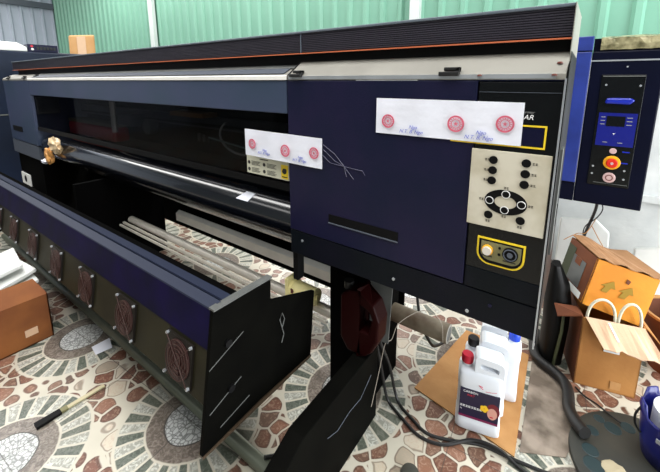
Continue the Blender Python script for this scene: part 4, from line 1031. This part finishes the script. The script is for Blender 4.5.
MB().disc((0.140, YB-0.010, 1.012), 0.024, 1, -0.022, 28).build('stop_head', M['estop_r'], es, bevel=0.004)
MB().disc((0.140, YB-0.0325, 1.012), 0.007, 1, -0.001, 12).build('stop_mark', M['pinkbtn'], es)
kb = MB().disc((0.138, YB-0.004, 0.932), 0.027, 1, -0.008, 28).build('key_switch', M['pinkbtn'], pn, bevel=0.003)
MB().ring((0.138, YB-0.0122, 0.932), 0.012, 0.016, 1, -0.001, 24).build('switch_ring', M['rust'], kb)
for z in (1.072, 1.014):
    MB().box(0.176, 0.204, YB-0.006, YB-0.0038, z-0.003, z+0.003).build('caption_plate', M['bluelamp'], pn)
MB().box(0.075, 0.215, YB-0.006, YB-0.0038, 0.898, 0.900).build('panel_line', M['dullgrey'], pn)
MB().disc((0.145, YB, 1.497), 0.004, 1, -0.003, 10).build('panel_screw', M['silver'], hd)
for x in (-0.9, -0.7):
    MB().box(x, x+0.08, 2.5, 2.8, 0, 0.80).build('leg', M['bluepanel'], BM)
MB().box(-4.6, -0.95, 2.45, 2.9, 1.0, 1.42).build('print_body', M['bluepanel'], BM, bevel=0.01)
MB().box(-4.6, -4.4, 2.5, 2.8, 0, 1.0).build('leg', M['bluepanel'], BM)
fm = MB()
n = 22; rnd = random.Random(11); FV = []
for i in range(n+1):
    x = 0.028+0.53*i/n
    FV.append([(x, YB+0.008-0.004*rnd.random(), 1.579+0.004*rnd.random()), (x, YB+0.004-0.006*rnd.random(), 1.605+0.003*rnd.random()), (x, YB+0.008-0.004*rnd.random(), 1.636+0.004*rnd.random()), (x, YB+0.04, 1.646+0.004*rnd.random()), (x, YB+0.20, 1.646+0.004*rnd.random())])
for i in range(n):
    for j in range(4): fm.slab([FV[i][j], FV[i+1][j], FV[i+1][j+1], FV[i][j+1]], 0.002, (0, -1, 0.6))
bmesh.ops.remove_doubles(fm.bm, verts=fm.bm.verts, dist=0.0002)
tag(fm.build('plastic_film', M['film'], None), 'crinkled yellowed plastic film folded over the top of the blue machine', 'film')
# wires hanging below the blue control head
cable('hanging_cable', [(0.112, 2.42, 0.772), (0.108, 2.43, 0.70), (0.085, 2.45, 0.58), (0.06, 2.46, 0.45)], 0.008, M['rubber'], 'thick black cable hanging below the blue control panel', 'cable')
cable('hanging_cable', [(0.125, 2.42, 0.772), (0.140, 2.42, 0.72), (0.120, 2.43, 0.66), (0.075, 2.43, 0.60), (0.07, 2.43, 0.54), (0.10, 2.44, 0.50)], 0.003, M['rubber'], 'thin black wire looping beside the thick hanging cable', 'wire')
cable('hanging_wire', [(0.115, 2.40, 0.66), (0.08, 2.40, 0.57), (0.04, 2.40, 0.555), (-0.02, 2.40, 0.50)], 0.002, M['card_tan'], 'thin tan wire trailing left below the blue control panel', 'wire')
cable('hanging_wire', [(0.10, 2.40, 0.62), (0.14, 2.40, 0.55), (0.185, 2.40, 0.47), (0.195, 2.41, 0.40)], 0.002, M['card_tan'], 'thin tan wire trailing right towards the upper carton', 'wire')

# ------------------------------------------------------------------ navy machine at the far left
LM = thing('navy_machine', (-6.2, 1.4, 0), 'large dark navy machine standing beyond the left end of the printer', 'machine')
MB().box(-6.7, -5.6, 0.2, 2.75, 0.0, 1.78).build('housing', mat('navy_machine_paint', (15, 28, 52), 0.45, col2=(11, 22, 40), scale=2, spec=0.25), LM, bevel=0.02)
MB().box(-5.605, -5.592, 0.3, 2.7, 1.02, 1.035).build('pale_line', M['dullgrey'], LM)
wl = tag(MB().prism([(0.7, 1.78), (0.7, 1.86), (0.95, 1.89), (1.35, 1.88), (1.44, 1.83), (1.44, 1.78)], 0, -6.3, -5.62).build('white_cover', M['foam'], bevel=0.01), 'white plastic cover lying on the navy machine at far left', 'cover')
sb = thing('switch_box', (-5.7, 1.6, 1.78), 'small navy box with six dark switches on top of the navy machine', 'control box')
MB().box(-5.80, -5.64, 1.45, 1.76, 1.782, 1.872).build('box', M['navy'], sb, bevel=0.006)
for i in range(6):
    MB().box(-5.642, -5.632, 1.540+i*0.034, 1.562+i*0.034, 1.81, 1.845).build('switch', M['rubber'], sb)
MB().disc((-5.642, 1.492, 1.848), 0.014, 0, 0.008, 14).build('red_button', M['capred'], sb)
MB().disc((-5.642, 1.495, 1.812), 0.014, 0, 0.008, 14).build('white_button', M['foam'], sb)
wbd = thing('board', (-6.4, 2.4, 1.78), 'tan board standing upright on the navy machine against the green wall', 'board')
MB().slab([(-6.15, 2.06, 1.785), (-6.05, 2.36, 1.785), (-6.05, 2.37, 2.10), (-6.15, 2.07, 2.07)], 0.04, (-1, 0.2, 0)).build('panel', M['woodboard'], wbd, bevel=0.02)
MB().slab([(-6.117, 2.150, 1.79), (-6.083, 2.250, 1.79), (-6.083, 2.255, 2.07), (-6.117, 2.155, 2.06)], 0.004, (1, -0.2, 0)).build('pale_stripe', M['card_pale'], wbd)
